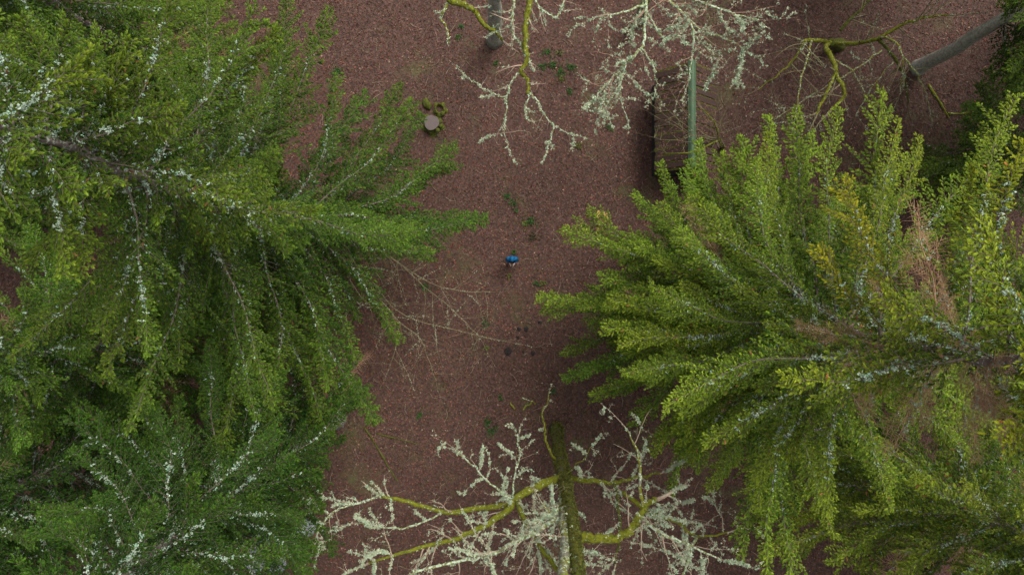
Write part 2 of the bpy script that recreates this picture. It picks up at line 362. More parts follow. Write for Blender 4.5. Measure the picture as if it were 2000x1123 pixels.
# ------------------------------------------------------------------ conifer bough library
def make_bough(L, W, seed, dead=False, fs=0.85):
    """meshes of one spruce bough: bark, needles, lichen. Root at the origin, tip on +X."""
    rng = np.random.default_rng(seed)
    bark = Geo(); nb, nd, nl, nw, nc = [], [], [], [], []
    lp, ls = [], []
    # axis: sags, then lifts at the tip
    sag = rng.uniform(0.04, 0.09) * L; ph = rng.uniform(0, 6.28, 3); wob = 0.036 * L
    def axis(u):
        x = u * L
        y = wob * (math.sin(u * 4.2 + ph[0]) - math.sin(ph[0]) * (1 - u) - math.sin(4.2 + ph[0]) * u) + 0.4 * wob * math.sin(u * 11 + ph[1]) * u * (1 - u) * 4
        z = -sag * math.sin(math.pi * min(1, u ** 1.25)) + 0.02 * math.sin(u * 9 + ph[2]) * u
        return np.array([x, y, z])
    ns = 12
    r0 = 0.0068 * L ** 0.9 + 0.006
    bark.tube([axis(i / ns) for i in range(ns + 1)], [r0 * (1 - 0.86 * i / ns) for i in range(ns + 1)], 5)
    def shoot(b, dvec, l, w, tone):
        nb.append(b); nd.append(dvec); nl.append(l * fs); nw.append(w * fs)
        c = np.array([0.027, 0.068, 0.007]) * (1 - tone) + np.array([0.175, 0.235, 0.026]) * tone  # dark end: old needle green plus painted-in shade; light end: young growth
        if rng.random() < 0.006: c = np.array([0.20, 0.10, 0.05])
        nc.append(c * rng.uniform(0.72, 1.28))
    def tone(u): return float(np.clip(rng.normal(0.10 + 0.55 * u, 0.2), 0, 1))  # inner shoots darker by age, exaggerated as shade between the boughs
    step = 0.085 * fs ** 0.5 if not dead else 0.075
    u0 = 0.10 if L > 3 else 0.05
    sidek = 1
    n2 = int(L * (1 - u0) / step)
    for i in range(n2):
        u = u0 + (1 - u0) * (i + rng.uniform(-0.3, 0.3)) / n2
        u = min(max(u, 0.02), 0.985)
        p = axis(u); t = axis(min(1, u + 0.02)) - axis(u - 0.02); t /= np.linalg.norm(t)
        sidek = -sidek
        if rng.random() < 0.12: sidek = -sidek
        prof = min(1.0, (u - u0 + 0.10) / 0.32) ** 0.8 * (1.0 - u) ** 0.5 * 1.32
        lobe = 0.5 + 0.5 * math.sin(u * L * (2.1 if sidek > 0 else 2.6) + ph[1 + (sidek > 0)] * 2)
        l2 = 0.80 * W * prof * rng.uniform(0.55, 1.12) * (0.42 + 0.78 * lobe) + 0.08
        if rng.random() < 0.10: l2 *= rng.uniform(1.3, 2.0)
        side = np.array([-t[1], t[0], 0.0]) * sidek; side /= np.linalg.norm(side)
        ang = math.radians(rng.uniform(38, 68)) * (1.0 - 0.25 * u)
        dr = t * math.cos(ang) + side * math.sin(ang); dr[2] += rng.uniform(-0.22, 0.16)
        if rng.random() < 0.14: dr[2] += 0.45          # on top of the axis
        droop = rng.uniform(0.15, 0.55)
        nseg = 4
        def sec(tt): return p + dr * l2 * tt + np.array([0, 0, -droop * l2 * tt * tt]) + t * (0.18 * l2 * tt * tt)
        bark.tube([sec(k / nseg) for k in range(nseg + 1)], [max(0.003, (0.006 + 0.004 * l2) * (1 - 0.75 * k / nseg)) for k in range(nseg + 1)], 3, False)
        bare = 0.42 * (1 - u / 0.6) if u < 0.6 else 0.0
        bare = max(bare, 0.0)
        if dead:
            m = int(l2 / 0.03)
            for k in range(m):
                tt = (k + rng.random()) / m; s = 1 if k % 2 else -1
                q = sec(tt); a2 = math.radians(rng.uniform(25, 60)); sd = np.cross([0, 0, 1.0], dr); sd /= np.linalg.norm(sd)
                dd = dr * math.cos(a2) + sd * s * math.sin(a2) + np.array([0, 0, rng.uniform(-0.25, 0.4)])
                l3 = rng.uniform(0.12, 0.32)
                bark.tube([q, q + dd * l3 * 0.5, q + dd * l3 + np.array([0, 0, -0.03])], [0.006, 0.005, 0.003], 3, False)
            for k in range(2):
                if rng.random() < 0.20 + 0.5 * (1 - u): lp.append(sec(rng.random() * 0.8) + np.array([0, 0, 0.015])); ls.append(rng.uniform(0.02, 0.05))
            continue
        m = max(1, int(l2 * (1 - bare) / (0.056 * fs))); s = 1
        for k in range(m):
            tt = bare + (1 - bare) * (k + rng.uniform(0.1, 0.9)) / m; s = -s
            q = sec(tt); tan = sec(min(1, tt + 0.05)) - sec(max(0, tt - 0.05)); tan /= np.linalg.norm(tan)
            sd = np.cross([0, 0, 1.0], tan); sd /= np.linalg.norm(sd)
            a2 = math.radians(rng.uniform(22, 55))
            dd = tan * math.cos(a2) + sd * s * math.sin(a2) + np.array([0, 0, rng.uniform(-0.38, 0.26)])
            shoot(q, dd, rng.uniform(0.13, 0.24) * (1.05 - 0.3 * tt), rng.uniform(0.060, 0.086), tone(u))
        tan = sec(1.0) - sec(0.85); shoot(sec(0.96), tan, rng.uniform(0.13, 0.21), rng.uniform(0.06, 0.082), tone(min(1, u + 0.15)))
        # lichen on the inner, older wood
        dens = max(0.0, 1.0 - u / 0.85)
        for k in range(3):
            if rng.random() < dens * 0.55 * (0.15 + 1.2 * (0.5 + 0.5 * math.sin(u * L * 1.7 + ph[2] * 3)) ** 2): lp.append(sec(rng.random() ** 1.5 * 0.7) + np.array([0, 0, 0.02])); ls.append(rng.uniform(0.018, 0.05))
    # shoots riding on the axis itself, patchy
    na = int(L / (0.045 * fs))
    for i in range(na):
        u = (i + rng.random()) / na
        if u < u0: continue
        p = axis(u); t = axis(min(1, u + 0.02)) - axis(max(0, u - 0.02)); t /= np.linalg.norm(t)
        patch = (math.sin(u * L * 2.2 + ph[1]) * 0.5 + 0.5) ** 3
        if not dead and rng.random() < 0.72 + 0.28 * u:
            sd = np.array([-t[1], t[0], 0]); dd = t * 0.8 + sd * rng.normal(0, 0.6) + np.array([0, 0, rng.uniform(-0.05, 0.45)])
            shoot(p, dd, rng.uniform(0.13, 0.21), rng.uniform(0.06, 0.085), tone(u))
        for k in range(2):
            if rng.random() < (0.06 + 1.0 * patch) * max(0.0, 1 - u / 0.85):
                lp.append(p + np.array([rng.normal(0, 0.03), rng.normal(0, 0.04), rng.uniform(0.02, 0.07)])); ls.append(rng.uniform(0.025, 0.075))
    if not dead: shoot(axis(0.985), axis(1.0) - axis(0.96), 0.22, 0.09, 0.7)
    bm_ = bark.mesh('bough', M['deadtwig'] if dead else M['bough'], True)
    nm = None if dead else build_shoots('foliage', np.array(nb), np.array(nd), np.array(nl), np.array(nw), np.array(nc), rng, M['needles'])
    lm = build_tufts('lichen', lp, ls, rng, M['lichen'], (0.33, 0.41, 0.31), 0.3) if lp else None
    return L, bm_, nm, lm

LIB = {}
for cls, (L, W) in {1: (1.3, 0.38), 2: (2.4, 0.52), 3: (3.8, 0.68), 4: (5.4, 0.80), 5: (7.2, 0.90)}.items():
    LIB[cls] = [make_bough(L, W * (0.9 + 0.1 * k), 100 * cls + k) for k in range(4)]
LIBF = {c: [make_bough({1: 1.3, 2: 2.4, 3: 3.8, 4: 5.4}[c], {1: 0.38, 2: 0.52, 3: 0.66, 4: 0.76}[c] * (0.9 + 0.1 * k), 3000 + 100 * c + k, fs=0.58) for k in range(3 if c == 4 else 4)] for c in (1, 2, 3, 4)}
DEAD = [make_bough(3.2, 0.55, 901, True), make_bough(2.2, 0.5, 902, True), make_bough(4.2, 0.6, 903, True)]
CLS_L = {1: 1.3, 2: 2.4, 3: 3.8, 4: 5.4, 5: 7.2}

def add_bough(tree, root, tip, rng, color=(1, 1, 1), dead=False, roll=None, label=None, thin=1.0):
    """root, tip in world space; tree is the Empty (unrotated)"""
    v = tip - root; L = v.length
    if dead: lib = DEAD[rng.randrange(3)]
    else:
        c = min(CLS_L, key=lambda k: abs(math.log(L / CLS_L[k]))); fine = root.z > 12.5 and c < 5; lib = rng.choice(LIBF[c] if fine else LIB[c])
    Lb, bm_, nm, lm = lib; s = L / Lb
    x = v.normalized(); up = Vector((0, 0, 1)); y = up.cross(x).normalized(); z = x.cross(y)
    R = Matrix((x, y, z)).transposed().to_4x4()
    R = R @ Matrix.Rotation(math.radians(rng.uniform(-14, 14)) if roll is None else roll, 4, 'X')
    sy = s if rng.random() < 0.5 else -s
    k = max(0.8, min(1.15, 1 / s)) * thin
    mat = Matrix.Translation(root - Vector(tree.location)) @ R @ Matrix.Diagonal((s, sy * k, s * k, 1))
    b = bpy.data.objects.new('bough', bm_); COL.objects.link(b); b.parent = tree; b.matrix_local = mat
    if label: b['label'] = label
    if nm:
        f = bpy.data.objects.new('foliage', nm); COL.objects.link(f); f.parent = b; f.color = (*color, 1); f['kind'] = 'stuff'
    if lm:
        l = bpy.data.objects.new('lichen', lm); COL.objects.link(l); l.parent = b; l['kind'] = 'stuff'
    return b

CLEAR = [(670, -80), (625, 90), (680, 140), (790, 150), (900, 240), (900, 330), (850, 360), (960, 410), (950, 450), (840, 515), (700, 515), (610, 510), (640, 580),
         (720, 600), (790, 670), (730, 720), (750, 840), (680, 860), (670, 930), (650, 1000), (640, 1223), (1450, 1223), (1430, 1000), (1270, 925), (1270, 870), (1230, 800),
         (1150, 775), (1090, 745), (1100, 680), (1035, 600), (1040, 575), (1160, 555), (1180, 520), (1085, 440), (1240, 440), (1240, 380), (1270, 310), (1360, 270), (1490, 220),
         (1560, 190), (1740, 165), (1780, 250), (1850, 240), (1900, 150), (1950, -80)]
GAPS = [[(545, 205), (600, 190), (730, 205), (700, 260), (620, 345), (550, 355)], [(690, 340), (860, 345), (850, 405), (690, 392)], [(560, 100), (660, 90), (640, 130), (580, 130)], [(590, 490), (830, 505), (760, 650), (700, 640), (620, 570)], [(1590, 70), (1790, 60), (1800, 240), (1500, 210)]]
def in_clear(x, y):
    return in_poly(x, y, CLEAR) or any(in_poly(x, y, g) for g in GAPS)
def in_poly(x, y, CLEAR):
    c = False; n = len(CLEAR)
    for i in range(n):
        x1, y1 = CLEAR[i]; x2, y2 = CLEAR[(i + 1) % n]
        if (y1 > y) != (y2 > y) and x < (x2 - x1) * (y - y1) / (y2 - y1) + x1: c = not c
    return c

def spruce(base_px, height, r0, lmax, label, seed, h0=5.0, per_m=6.2, explicit=(), color=(1, 1, 1), lean=(0, 0), deadfrac=0.04, bark='spruce_bark', extra=None, clear=True, cvar=0.12, keep=None, yg=0.0, thin=1.0):
    rng = random.Random(seed)
    b = G(*base_px, -0.03)
    t = empty('spruce_tree', b); tag(t, label, 'tree', 'tall spruces around the clearing')
    wob = [(rng.uniform(-0.12, 0.12), rng.uniform(-0.12, 0.12)) for _ in range(30)]
    def tp(h):
        i = min(28, int(h)); f = h - i; wx = wob[i][0] * (1 - f) + wob[i + 1][0] * f; wy = wob[i][1] * (1 - f) + wob[i + 1][1] * f
        k = min(1.0, h / 4)
        return Vector((b.x + lean[0] * h + wx * k, b.y + lean[1] * h + wy * k, b.z + h))
    def tr(h): return max(0.02, r0 * (1 - h / height) ** 0.85) + (0.3 * r0 * math.exp(-h / 0.35))
    g = Geo(); hs_ = [0, 0.15, 0.35, 0.7, 1.2] + [2 + i * 1.0 for i in range(int(height - 2))] + [height]
    g.tube([tp(h) - b for h in hs_], [tr(h) for h in hs_], 12)
    obj('trunk', g.mesh('trunk', M[bark]), t)
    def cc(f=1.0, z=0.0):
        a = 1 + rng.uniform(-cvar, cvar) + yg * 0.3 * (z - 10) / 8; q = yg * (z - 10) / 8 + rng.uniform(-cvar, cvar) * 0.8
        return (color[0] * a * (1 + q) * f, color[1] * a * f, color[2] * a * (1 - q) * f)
    for e in explicit:
        tx, ty, tz, rh = e[:4]
        kind = e[4] if len(e) > 4 else ''
        root = tp(rh); tip = P(tx, ty, tz)
        if kind == 'dead': add_bough(t, root, tip, rng, dead=True, label='bare brown dead bough')
        elif kind == 'yellow': add_bough(t, root, tip, rng, (2.0, 1.35, 0.55), label='yellowed bough')
        else: add_bough(t, root, tip, rng, cc(1.0, rh), thin=thin)
    n = int((height - h0 - 0.8) * per_m); az = rng.uniform(0, 6.28)
    for i in range(n):
        h = h0 + (height - h0 - 0.6) * ((i + rng.random()) / n) ** 1.12
        az += 2.39996 + rng.uniform(-0.35, 0.35)
        f = h / height
        prof = min(1.0, 0.65 + (h - h0) / 6.0) * min(1.0, ((1 - f) * 1.9) ** 0.8 + 0.06)
        L = max(0.7, lmax * prof * rng.uniform(0.7, 1.08))
        pitch = math.radians(-14 + 40 * f ** 2.2 + rng.uniform(-8, 8))
        dv = Vector((math.cos(az) * math.cos(pitch), math.sin(az) * math.cos(pitch), math.sin(pitch)))
        root = tp(h)
        if clear:
            ok = False
            for _ in range(4):
                sv = Vector((-dv.y, dv.x, 0)).normalized() * 0.5
                if not any(in_clear(*to_px(root + dv * (L * u) + sv * w)) for u in (0.45, 0.6, 0.75, 0.9, 1.04) for w in (-1, 1)): ok = True; break
                L *= 0.78
            if not ok or L < 0.9: continue
        if keep and h > keep[0] and any(in_poly(*to_px(root + dv * (L * u)), k) for u in (0.25, 0.45, 0.65, 0.85, 1.0) for k in keep[1]): continue
        x, y = to_px(root + dv * L * 0.6)
        if x < -900 or x > 2900 or y < -800 or y > 1900: continue
        dead = rng.random() < deadfrac
        if dead: L = min(L, 4.5)
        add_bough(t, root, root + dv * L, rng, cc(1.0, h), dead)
    for i in range(int(max(0, height - 11) * 5)):          # short boughs close to the upper stem
        h = 11 + (height - 12) * rng.random(); az = rng.uniform(0, 6.28); L = rng.uniform(1.0, 2.2) * min(1, (height - h) / 4 + 0.35); pt = math.radians(rng.uniform(0, 40))
        dv = Vector((math.cos(az) * math.cos(pt), math.sin(az) * math.cos(pt), math.sin(pt)))
        if keep and rng.random() < 0.45: continue
        add_bough(t, tp(h), tp(h) + dv * L, rng, cc(1.0, h), keep is not None and rng.random() < 0.3)
    add_bough(t, tp(height - 0.7), tp(height) + Vector((0.02, 0.01, 0.5)), rng, cc(1.1))
    if extra: extra(t, tp)
    return t, tp

# ------------------------------------------------------------------ bare branching (limbs, twigs, lichen)
class Twigs:
    def __init__(self, seed, sides=3): self.g = Geo(); self.lp = []; self.ls = []; self.rng = random.Random(seed)
    def wander(self, p, d, L, r, seg=6, curl=0.5, lift=0.0):
        rng = self.rng; pts = [Vector(p)]; d = Vector(d).normalized(); rs = [r]
        for i in range(seg):
            d = (d + Vector((rng.gauss(0, curl), rng.gauss(0, curl), rng.gauss(0, curl * 0.6) + lift)) * (1.4 / seg)).normalized()
            pts.append(pts[-1] + d * (L / seg)); rs.append(r * (1 - 0.8 * (i + 1) / seg))
        return pts, rs
    def lichen_on(self, pts, dens, size, spread=0.02):
        rng = self.rng
        for a, b in zip(pts[:-1], pts[1:]):
            n = (b - a).length * dens * rng.random() ** 1.4 * 2.2; k = int(n) + (1 if rng.random() < n - int(n) else 0)
            for _ in range(k):
                q = a.lerp(b, rng.random()); self.lp.append((q.x + rng.gauss(0, spread), q.y + rng.gauss(0, spread), q.z + rng.uniform(0.2, 1) * spread)); self.ls.append(size * rng.uniform(0.4, 1.7))
    def branch(self, p, d, L, r, depth, kids=5.0, dens=10, size=0.035, curl=0.5, lift=0.03):
        rng = self.rng
        seg = 7 if depth > 1 else 5
        pts, rs = self.wander(p, d, L, r, seg, curl, lift)
        self.g.tube(pts, [max(0.0035, x) for x in rs], 4 if r > 0.015 else 3, False)
        if dens: 
            patch = rng.random(); kd = (0.14, 0.9, 1.9)[min(depth, 2)]; ks = (0.8, 1.0, 1.25)[min(depth, 2)]
            self.lichen_on(pts, dens * kd * 2.6 * patch ** 1.6, size * ks * (0.7 + 0.6 * patch), 0.022)
        if depth > 0:
            n = max(2, int(L * kids * rng.uniform(0.7, 1.3)))
            for i in range(n):
                k = rng.randrange(1, seg); q = pts[k].lerp(pts[k + 1] if k + 1 < len(pts) else pts[k], rng.random())
                t = (pts[min(k + 1, seg)] - pts[k - 1]).normalized()
                s = t.cross(Vector((rng.gauss(0, 0.35), rng.gauss(0, 0.35), 1))).normalized() * rng.choice((-1, 1))
                a = math.radians(rng.uniform(30, 75)); dv = t * math.cos(a) + s * math.sin(a) + Vector((0, 0, rng.uniform(-0.15, 0.3)))
                self.branch(q, dv, L * rng.uniform(0.25, 0.55) * (1.1 - 0.5 * k / seg), max(0.004, rs[k] * 0.55), depth - 1, kids * 1.25, dens, size * 0.95, curl, lift)

def smooth_pts(pts, n=4):
    """Catmull-Rom through the given points"""
    out = []; P_ = [pts[0]] + list(pts) + [pts[-1]]
    for i in range(1, len(P_) - 2):
        a, b, c, d_ = P_[i - 1], P_[i], P_[i + 1], P_[i + 2]
        for k in range(n):
            t = k / n
            out.append(0.5 * ((2 * b) + (c - a) * t + (2 * a - 5 * b + 4 * c - d_) * t * t + (3 * b - a - 3 * c + d_) * t ** 3))
    out.append(pts[-1]); return out

def limb(tree, px, r0, r1, mat, seed, twig_mat='twig', side=1.6, twig_len=1.2, depth=2, kids=5.0, dens=10, size=0.035, name='limb', on_limb=0, start=0.15, lift=0.03, curl=0.5, nsides=7, tipbranch=True):
    """one limb through (pixel, pixel, height) points with its twigs and lichen as sub-parts"""
    rng = random.Random(seed); off = Vector(tree.location)
    pts = smooth_pts([P(*p) if not isinstance(p, Vector) else p for p in px], 5)
    pts = [p + Vector((rng.gauss(0, 0.02), rng.gauss(0, 0.02), rng.gauss(0, 0.02))) - off for p in pts]
    m = len(pts); rs = [(r0 + (r1 - r0) * i / (m - 1)) * rng.uniform(0.88, 1.12) for i in range(m)]
    g = Geo(); g.tube(pts, rs, nsides); lo = obj(name, g.mesh(name, M[mat]), tree)
    T = Twigs(seed * 7 + 1)
    total = sum((b - a).length for a, b in zip(pts[:-1], pts[1:]))
    for i in range(int(total * side)):
        u = start + (1 - start) * rng.random(); k = min(m - 2, max(1, int(u * (m - 1))))
        t = (pts[k + 1] - pts[k - 1]).normalized()
        s = t.cross(Vector((rng.gauss(0, 0.5), rng.gauss(0, 0.5), 1))).normalized() * rng.choice((-1, 1))
        a = math.radians(rng.uniform(30, 80)); dv = t * math.cos(a) + s * math.sin(a) + Vector((0, 0, rng.uniform(-0.1, 0.4)))
        T.branch(pts[k], dv, twig_len * rng.uniform(0.5, 1.25), max(0.011, min(rs[k] * 0.6, 0.032)), depth, kids, dens, size, curl, lift)
    if tipbranch: T.branch(pts[-1], pts[-1] - pts[-3], twig_len * 0.9, max(0.008, r1 * 0.9), depth, kids, dens, size, curl, lift)
    if on_limb: T.lichen_on(pts, on_limb, size * 1.2, r1 * 1.1)
    if mat in ('moss_bark', 'dark_moss') and r0 > 0.04:
        mp, ms = [], []
        for a, b, r in zip(pts[:-1], pts[1:], rs):
            for _ in range(int((b - a).length * 55 * rng.random() ** 0.7) + 1):
                q = a.lerp(b, rng.random()); ang = rng.gauss(math.pi / 2, 0.9); t = (b - a).normalized(); sd = t.cross(Vector((0, 0, 1)))
                sd = sd.normalized() if sd.length > 1e-3 else Vector((1, 0, 0)); q = q + (sd * math.cos(ang) + Vector((0, 0, 1)) * math.sin(ang)) * r * 0.95
                mp.append(tuple(q)); ms.append(rng.uniform(0.02, 0.06) * (0.6 + r * 5))
        obj('moss', build_tufts('moss', mp, ms, np.random.default_rng(seed + 5), M['lichen'], (0.15, 0.155, 0.015) if mat == 'moss_bark' else (0.07, 0.08, 0.012), 0.45), lo)['kind'] = 'stuff'
    if T.g.v: obj('twigs', T.g.mesh('twigs', M[twig_mat]), lo)['kind'] = 'stuff'
    if T.lp: obj('lichen', build_tufts('lichen', T.lp, T.ls, np.random.default_rng(seed), M['lichen']), lo)['kind'] = 'stuff'
    return lo

# ------------------------------------------------------------------ the spruces
A1 = [(950, 425, 7.5, 8.6), (845, 495, 7.8, 8.8), (760, 460, 8.6, 9.6), (700, 330, 7.6, 9.4), (640, 760, 10.2, 11.8), (690, 700, 8.8, 10.4), (890, 285, 6.0, 7.6), (785, 165, 6.4, 8.0), (885, 325, 5.2, 6.6), (822, 222, 4.8, 6.6), (775, 668, 8.0, 9.4), (735, 825, 9.0, 11.0),
      (640, 850, 9.4, 11.6), (530, 835, 11.0, 13.0), (430, 890, 13.0, 15.0), (640, 15, 12.0, 13.6), (655, 148, 8.6, 10.2), (715, 182, 7.0, 8.8), (520, 170, 15.6, 16.4), (535, 340, 15.6, 16.6),
      (300, 190, 18.6, 18.8), (190, 545, 18.0, 18.6), (695, 620, 5.6, 7.2), (560, 620, 10.4, 11.6), (480, 700, 12.6, 13.6), (590, 730, 9.6, 11.2), (350, 720, 15.0, 16.0), (560, 60, 12.8, 14.0),
      (480, 60, 14.4, 15.2), (560, 430, 13.0, 14.2), (700, 420, 10.0, 11.2), (260, 640, 16.6, 17.2), (660, 520, 4.6, 6.2)]
def dead_lower(t, tp):
    base = t.location
    k = 0
    for pl in ([(640, 455, 2.6), (700, 465, 2.9), (760, 500, 2.7), (830, 560, 2.1), (900, 620, 1.5), (940, 665, 1.0)],
               [(640, 460, 2.3), (640, 520, 2.6), (665, 570, 2.3), (690, 590, 2.0)],
               [(650, 462, 3.0), (700, 520, 3.0), (770, 620, 2.4), (820, 660, 2.0), (850, 740, 1.2)],
               [(670, 462, 2.4), (720, 465, 2.7), (770, 520, 2.2), (780, 550, 1.6)],
               [(640, 450, 3.4), (720, 480, 3.6), (860, 560, 2.8), (960, 570, 2.0)],
               [(620, 450, 2.6), (610, 520, 2.8), (590, 570, 2.4)],
               [(660, 460, 2.0), (720, 540, 2.2), (780, 610, 1.8), (870, 640, 1.3), (980, 665, 0.8)],
               [(650, 455, 3.2), (690, 560, 3.2), (770, 650, 2.6), (760, 720, 2.0)]):
        k += 1
        limb(t, pl, 0.030, 0.012, 'twig_moss', 500 + k, 'twig_moss', side=2.6, twig_len=1.7, depth=1, kids=2.2, dens=10, size=0.022, name='dead_branch', on_limb=14, start=0.1, lift=-0.02, curl=0.3, nsides=5)
spruce((692, 468), 24.5, 0.36, 7.0, 'big green spruce left of the clearing, longest bough reaching towards the person in blue', 21, h0=4.5, per_m=5.6, explicit=A1, extra=dead_lower, color=(0.68, 0.87, 0.72), deadfrac=0.0, yg=0.14, thin=1.0)

B = [(1100, 448, 8.0, 9.6), (1150, 412, 7.4, 9.2), (1215, 460, 7.6, 9.2), (1050, 582, 6.0, 7.6), (1060, 606, 5.4, 7.0), (1100, 740, 3.8, 5.6), (1095, 690, 3.2, 5.0), (1155, 772, 6.8, 8.8), (1235, 830, 7.4, 9.4),
     (1275, 885, 10.0, 11.8), (1310, 965, 7.4, 9.4), (1400, 940, 12.8, 14.2), (1345, 900, 11.2, 12.6), (1450, 1095, 12.0, 13.8), (1500, 1120, 13.0, 14.6), (1290, 318, 8.0, 9.8), (1240, 380, 6.0, 7.8), (1365, 275, 9.8, 11.6),
     (1410, 300, 10.4, 12.0), (1500, 228, 11.0, 12.6), (1560, 210, 12.8, 14.4), (1640, 215, 14.0, 15.4), (1725, 180, 14.4, 15.8), (1755, 235, 15.0, 16.2), (1795, 270, 16.8, 17.6), (1985, 190, 19.4, 20.2),
     (1900, 330, 19.0, 19.6), (1190, 560, 3.6, 5.4), (1200, 625, 7.0, 8.6), (1220, 690, 7.4, 9.0), (1330, 470, 10.4, 11.8), (1280, 510, 9.6, 11.0), (1250, 560, 8.6, 10.0), (1390, 400, 11.4, 12.8), (1330, 760, 10.8, 12.2),
     (1420, 830, 13.0, 14.2), (1500, 360, 13.4, 14.4), (1460, 500, 13.4, 14.4), (1400, 600, 12.0, 13.2), (1350, 650, 10.6, 12.0), (1540, 900, 15.0, 16.0), (1600, 980, 15.6, 16.6), (1290, 610, 11.4, 12.4), (1240, 600, 10.0, 11.2), (1365, 650, 13.2, 14.0), (1330, 555, 12.4, 13.2), (1300, 690, 11.8, 12.8), (1420, 700, 14.4, 15.2), (1440, 560, 14.8, 15.6), (1230, 655, 9.4, 10.8), (1500, 640, 15.8, 16.4), (1390, 770, 13.4, 14.2), (1180, 600, 8.0, 9.4), (1480, 760, 15.2, 16.0),
     (1650, 350, 18.6, 19.2, 'yellow'), (1600, 485, 18.0, 18.4, 'yellow'), (1800, 640, 20.2, 20.4, 'yellow'),
     (1555, 640, 17.8, 18.0, 'dead'), (1790, 400, 19.4, 19.8, 'dead'), (1700, 545, 18.8, 19.0, 'dead'), (1690, 785, 19.0, 19.3, 'dead'), (1740, 890, 19.0, 19.5, 'dead'), (1900, 900, 20.6, 20.8, 'dead'), (1870, 750, 20.4, 20.6, 'dead'), (1840, 540, 19.8, 20.2, 'dead'), (1960, 780, 21.4, 21.5, 'dead'), (1760, 700, 19.6, 18.8, 'dead'), (1840, 690, 20.6, 19.8, 'dead'), (1780, 620, 19.4, 18.6, 'dead'), (1900, 660, 21.0, 20.2, 'dead'), (1640, 720, 18.2, 18.4, 'dead'), (1960, 860, 21.4, 21.0, 'dead'), (1800, 830, 20.0, 19.8, 'dead'), (1980, 700, 21.8, 21.0, 'dead')]
spruce((1335, 610), 26.0, 0.36, 7.2, 'huge yellow-green spruce right of the clearing with brown dead boughs near its top', 33, h0=4.0, per_m=7.4, explicit=B, color=(1.26, 1.34, 0.98), deadfrac=0.05, yg=0.17, thin=0.9, keep=(15.5, [[(1590, 330), (1720, 330), (1730, 520), (1590, 520)], [(1550, 590), (1760, 600), (1760, 700), (1550, 690)], [(1740, 380), (1900, 380), (1900, 590), (1740, 590)], [(1680, 720), (2000, 700), (2000, 940), (1680, 920)]]))

spruce((655, 818), 21.0, 0.44, 5.6, 'shade-tinted spruce at lower left, grey trunk with a mossy foot below the big left spruce', 41, h0=4.5, per_m=6.2, color=(0.42, 0.64, 0.54), explicit=[(640, 915, 5.0, 6.4), (650, 1085, 6.0, 7.5), (610, 960, 6.6, 8.0), (560, 1000, 7.8, 9.0)])  # needle colour darkened to paint in the shade of this corner
spruce((330, 830), 19.0, 0.38, 5.4, 'shade-tinted spruce in the bottom left corner of the wood', 42, h0=3.5, per_m=6.2, color=(0.42, 0.64, 0.54))  # dark needle tint stands in for shade here too
spruce((430, 640), 17.0, 0.34, 5.0, 'spruce half hidden at the left edge below the big left spruce', 43, h0=4.0, per_m=6.2, color=(0.72, 0.94, 0.75))
spruce((400, 190), 19.0, 0.36, 5.2, 'spruce in the upper left corner behind the big left spruce', 44, h0=3.5, per_m=6.2, color=(0.82, 1.0, 0.8))
spruce((1795, 132), 22.0, 0.32, 4.6, 'spruce at the upper right corner with a long bare grey trunk', 45, h0=5.5, per_m=7, color=(0.75, 0.9, 0.85), bark='grey_bark')
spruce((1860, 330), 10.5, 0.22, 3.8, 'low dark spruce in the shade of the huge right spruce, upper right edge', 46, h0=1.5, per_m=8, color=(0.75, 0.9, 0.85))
spruce((1600, 850), 19.0, 0.36, 5.2, 'yellow-green spruce in the bottom right corner', 47, h0=4.0, per_m=5.0, explicit=[(1490, 1090, 9.0, 10.4), (1560, 1020, 8.0, 9.6), (1620, 1100, 10.0, 11.2), (1470, 980, 7.0, 8.4), (1680, 1000, 11.0, 12.0)], color=(1.40, 1.34, 0.95), yg=0.1)  # light put into the needle tint, as the huge right spruce shades it

spruce((140, 400), 15.0, 0.30, 4.8, 'small spruce at the middle of the left edge', 48, h0=3.0, per_m=6, color=(0.75, 0.92, 0.9))
spruce((150, 60), 17.0, 0.32, 5.0, 'spruce in the outermost upper left corner', 49, h0=3.0, per_m=6, color=(0.85, 0.95, 0.9))
spruce((110, 1000), 15.0, 0.30, 4.8, 'spruce in the outermost bottom left corner', 50, h0=2.5, per_m=6, color=(0.42, 0.64, 0.55))  # same dark tint, puts the corner's shade into the needles
spruce((1860, 640), 14.0, 0.30, 4.6, 'low spruce behind the huge right spruce at the right edge', 51, h0=2.5, per_m=6, color=(0.9, 0.98, 0.85))
spruce((1800, 960), 16.0, 0.32, 5.0, 'spruce in the outermost bottom right corner', 52, h0=3.0, per_m=7, color=(1.40, 1.32, 0.95), yg=0.1)  # needle tint brightened against the shade of the huge right spruce
spruce((1690, -190), 20.0, 0.36, 5.0, 'unseen spruce added for shade just beyond the top edge, right of the white lichen crown', 53, h0=3.5, per_m=5, color=(0.85, 0.95, 0.9))  # added out of view to shade the top border
spruce((2090, 90), 20.0, 0.36, 5.0, 'unseen spruce added for shade just beyond the right edge near the long grey trunk', 54, h0=3.0, per_m=6, color=(0.85, 0.95, 0.9))  # out of view, put in to darken the right border
spruce((700, 1330), 19.0, 0.36, 5.0, 'unseen spruce added for shade just beyond the bottom edge, left of the oak', 55, h0=3.0, per_m=5, color=(0.7, 0.88, 0.85))  # extra tree out of view, shades the bottom of the clearing
spruce((1420, 1330), 19.0, 0.36, 5.0, 'unseen spruce added for shade just beyond the bottom edge, right of the oak', 56, h0=3.0, per_m=5, color=(0.9, 1.0, 0.85))  # also added out of view for shade along the bottom

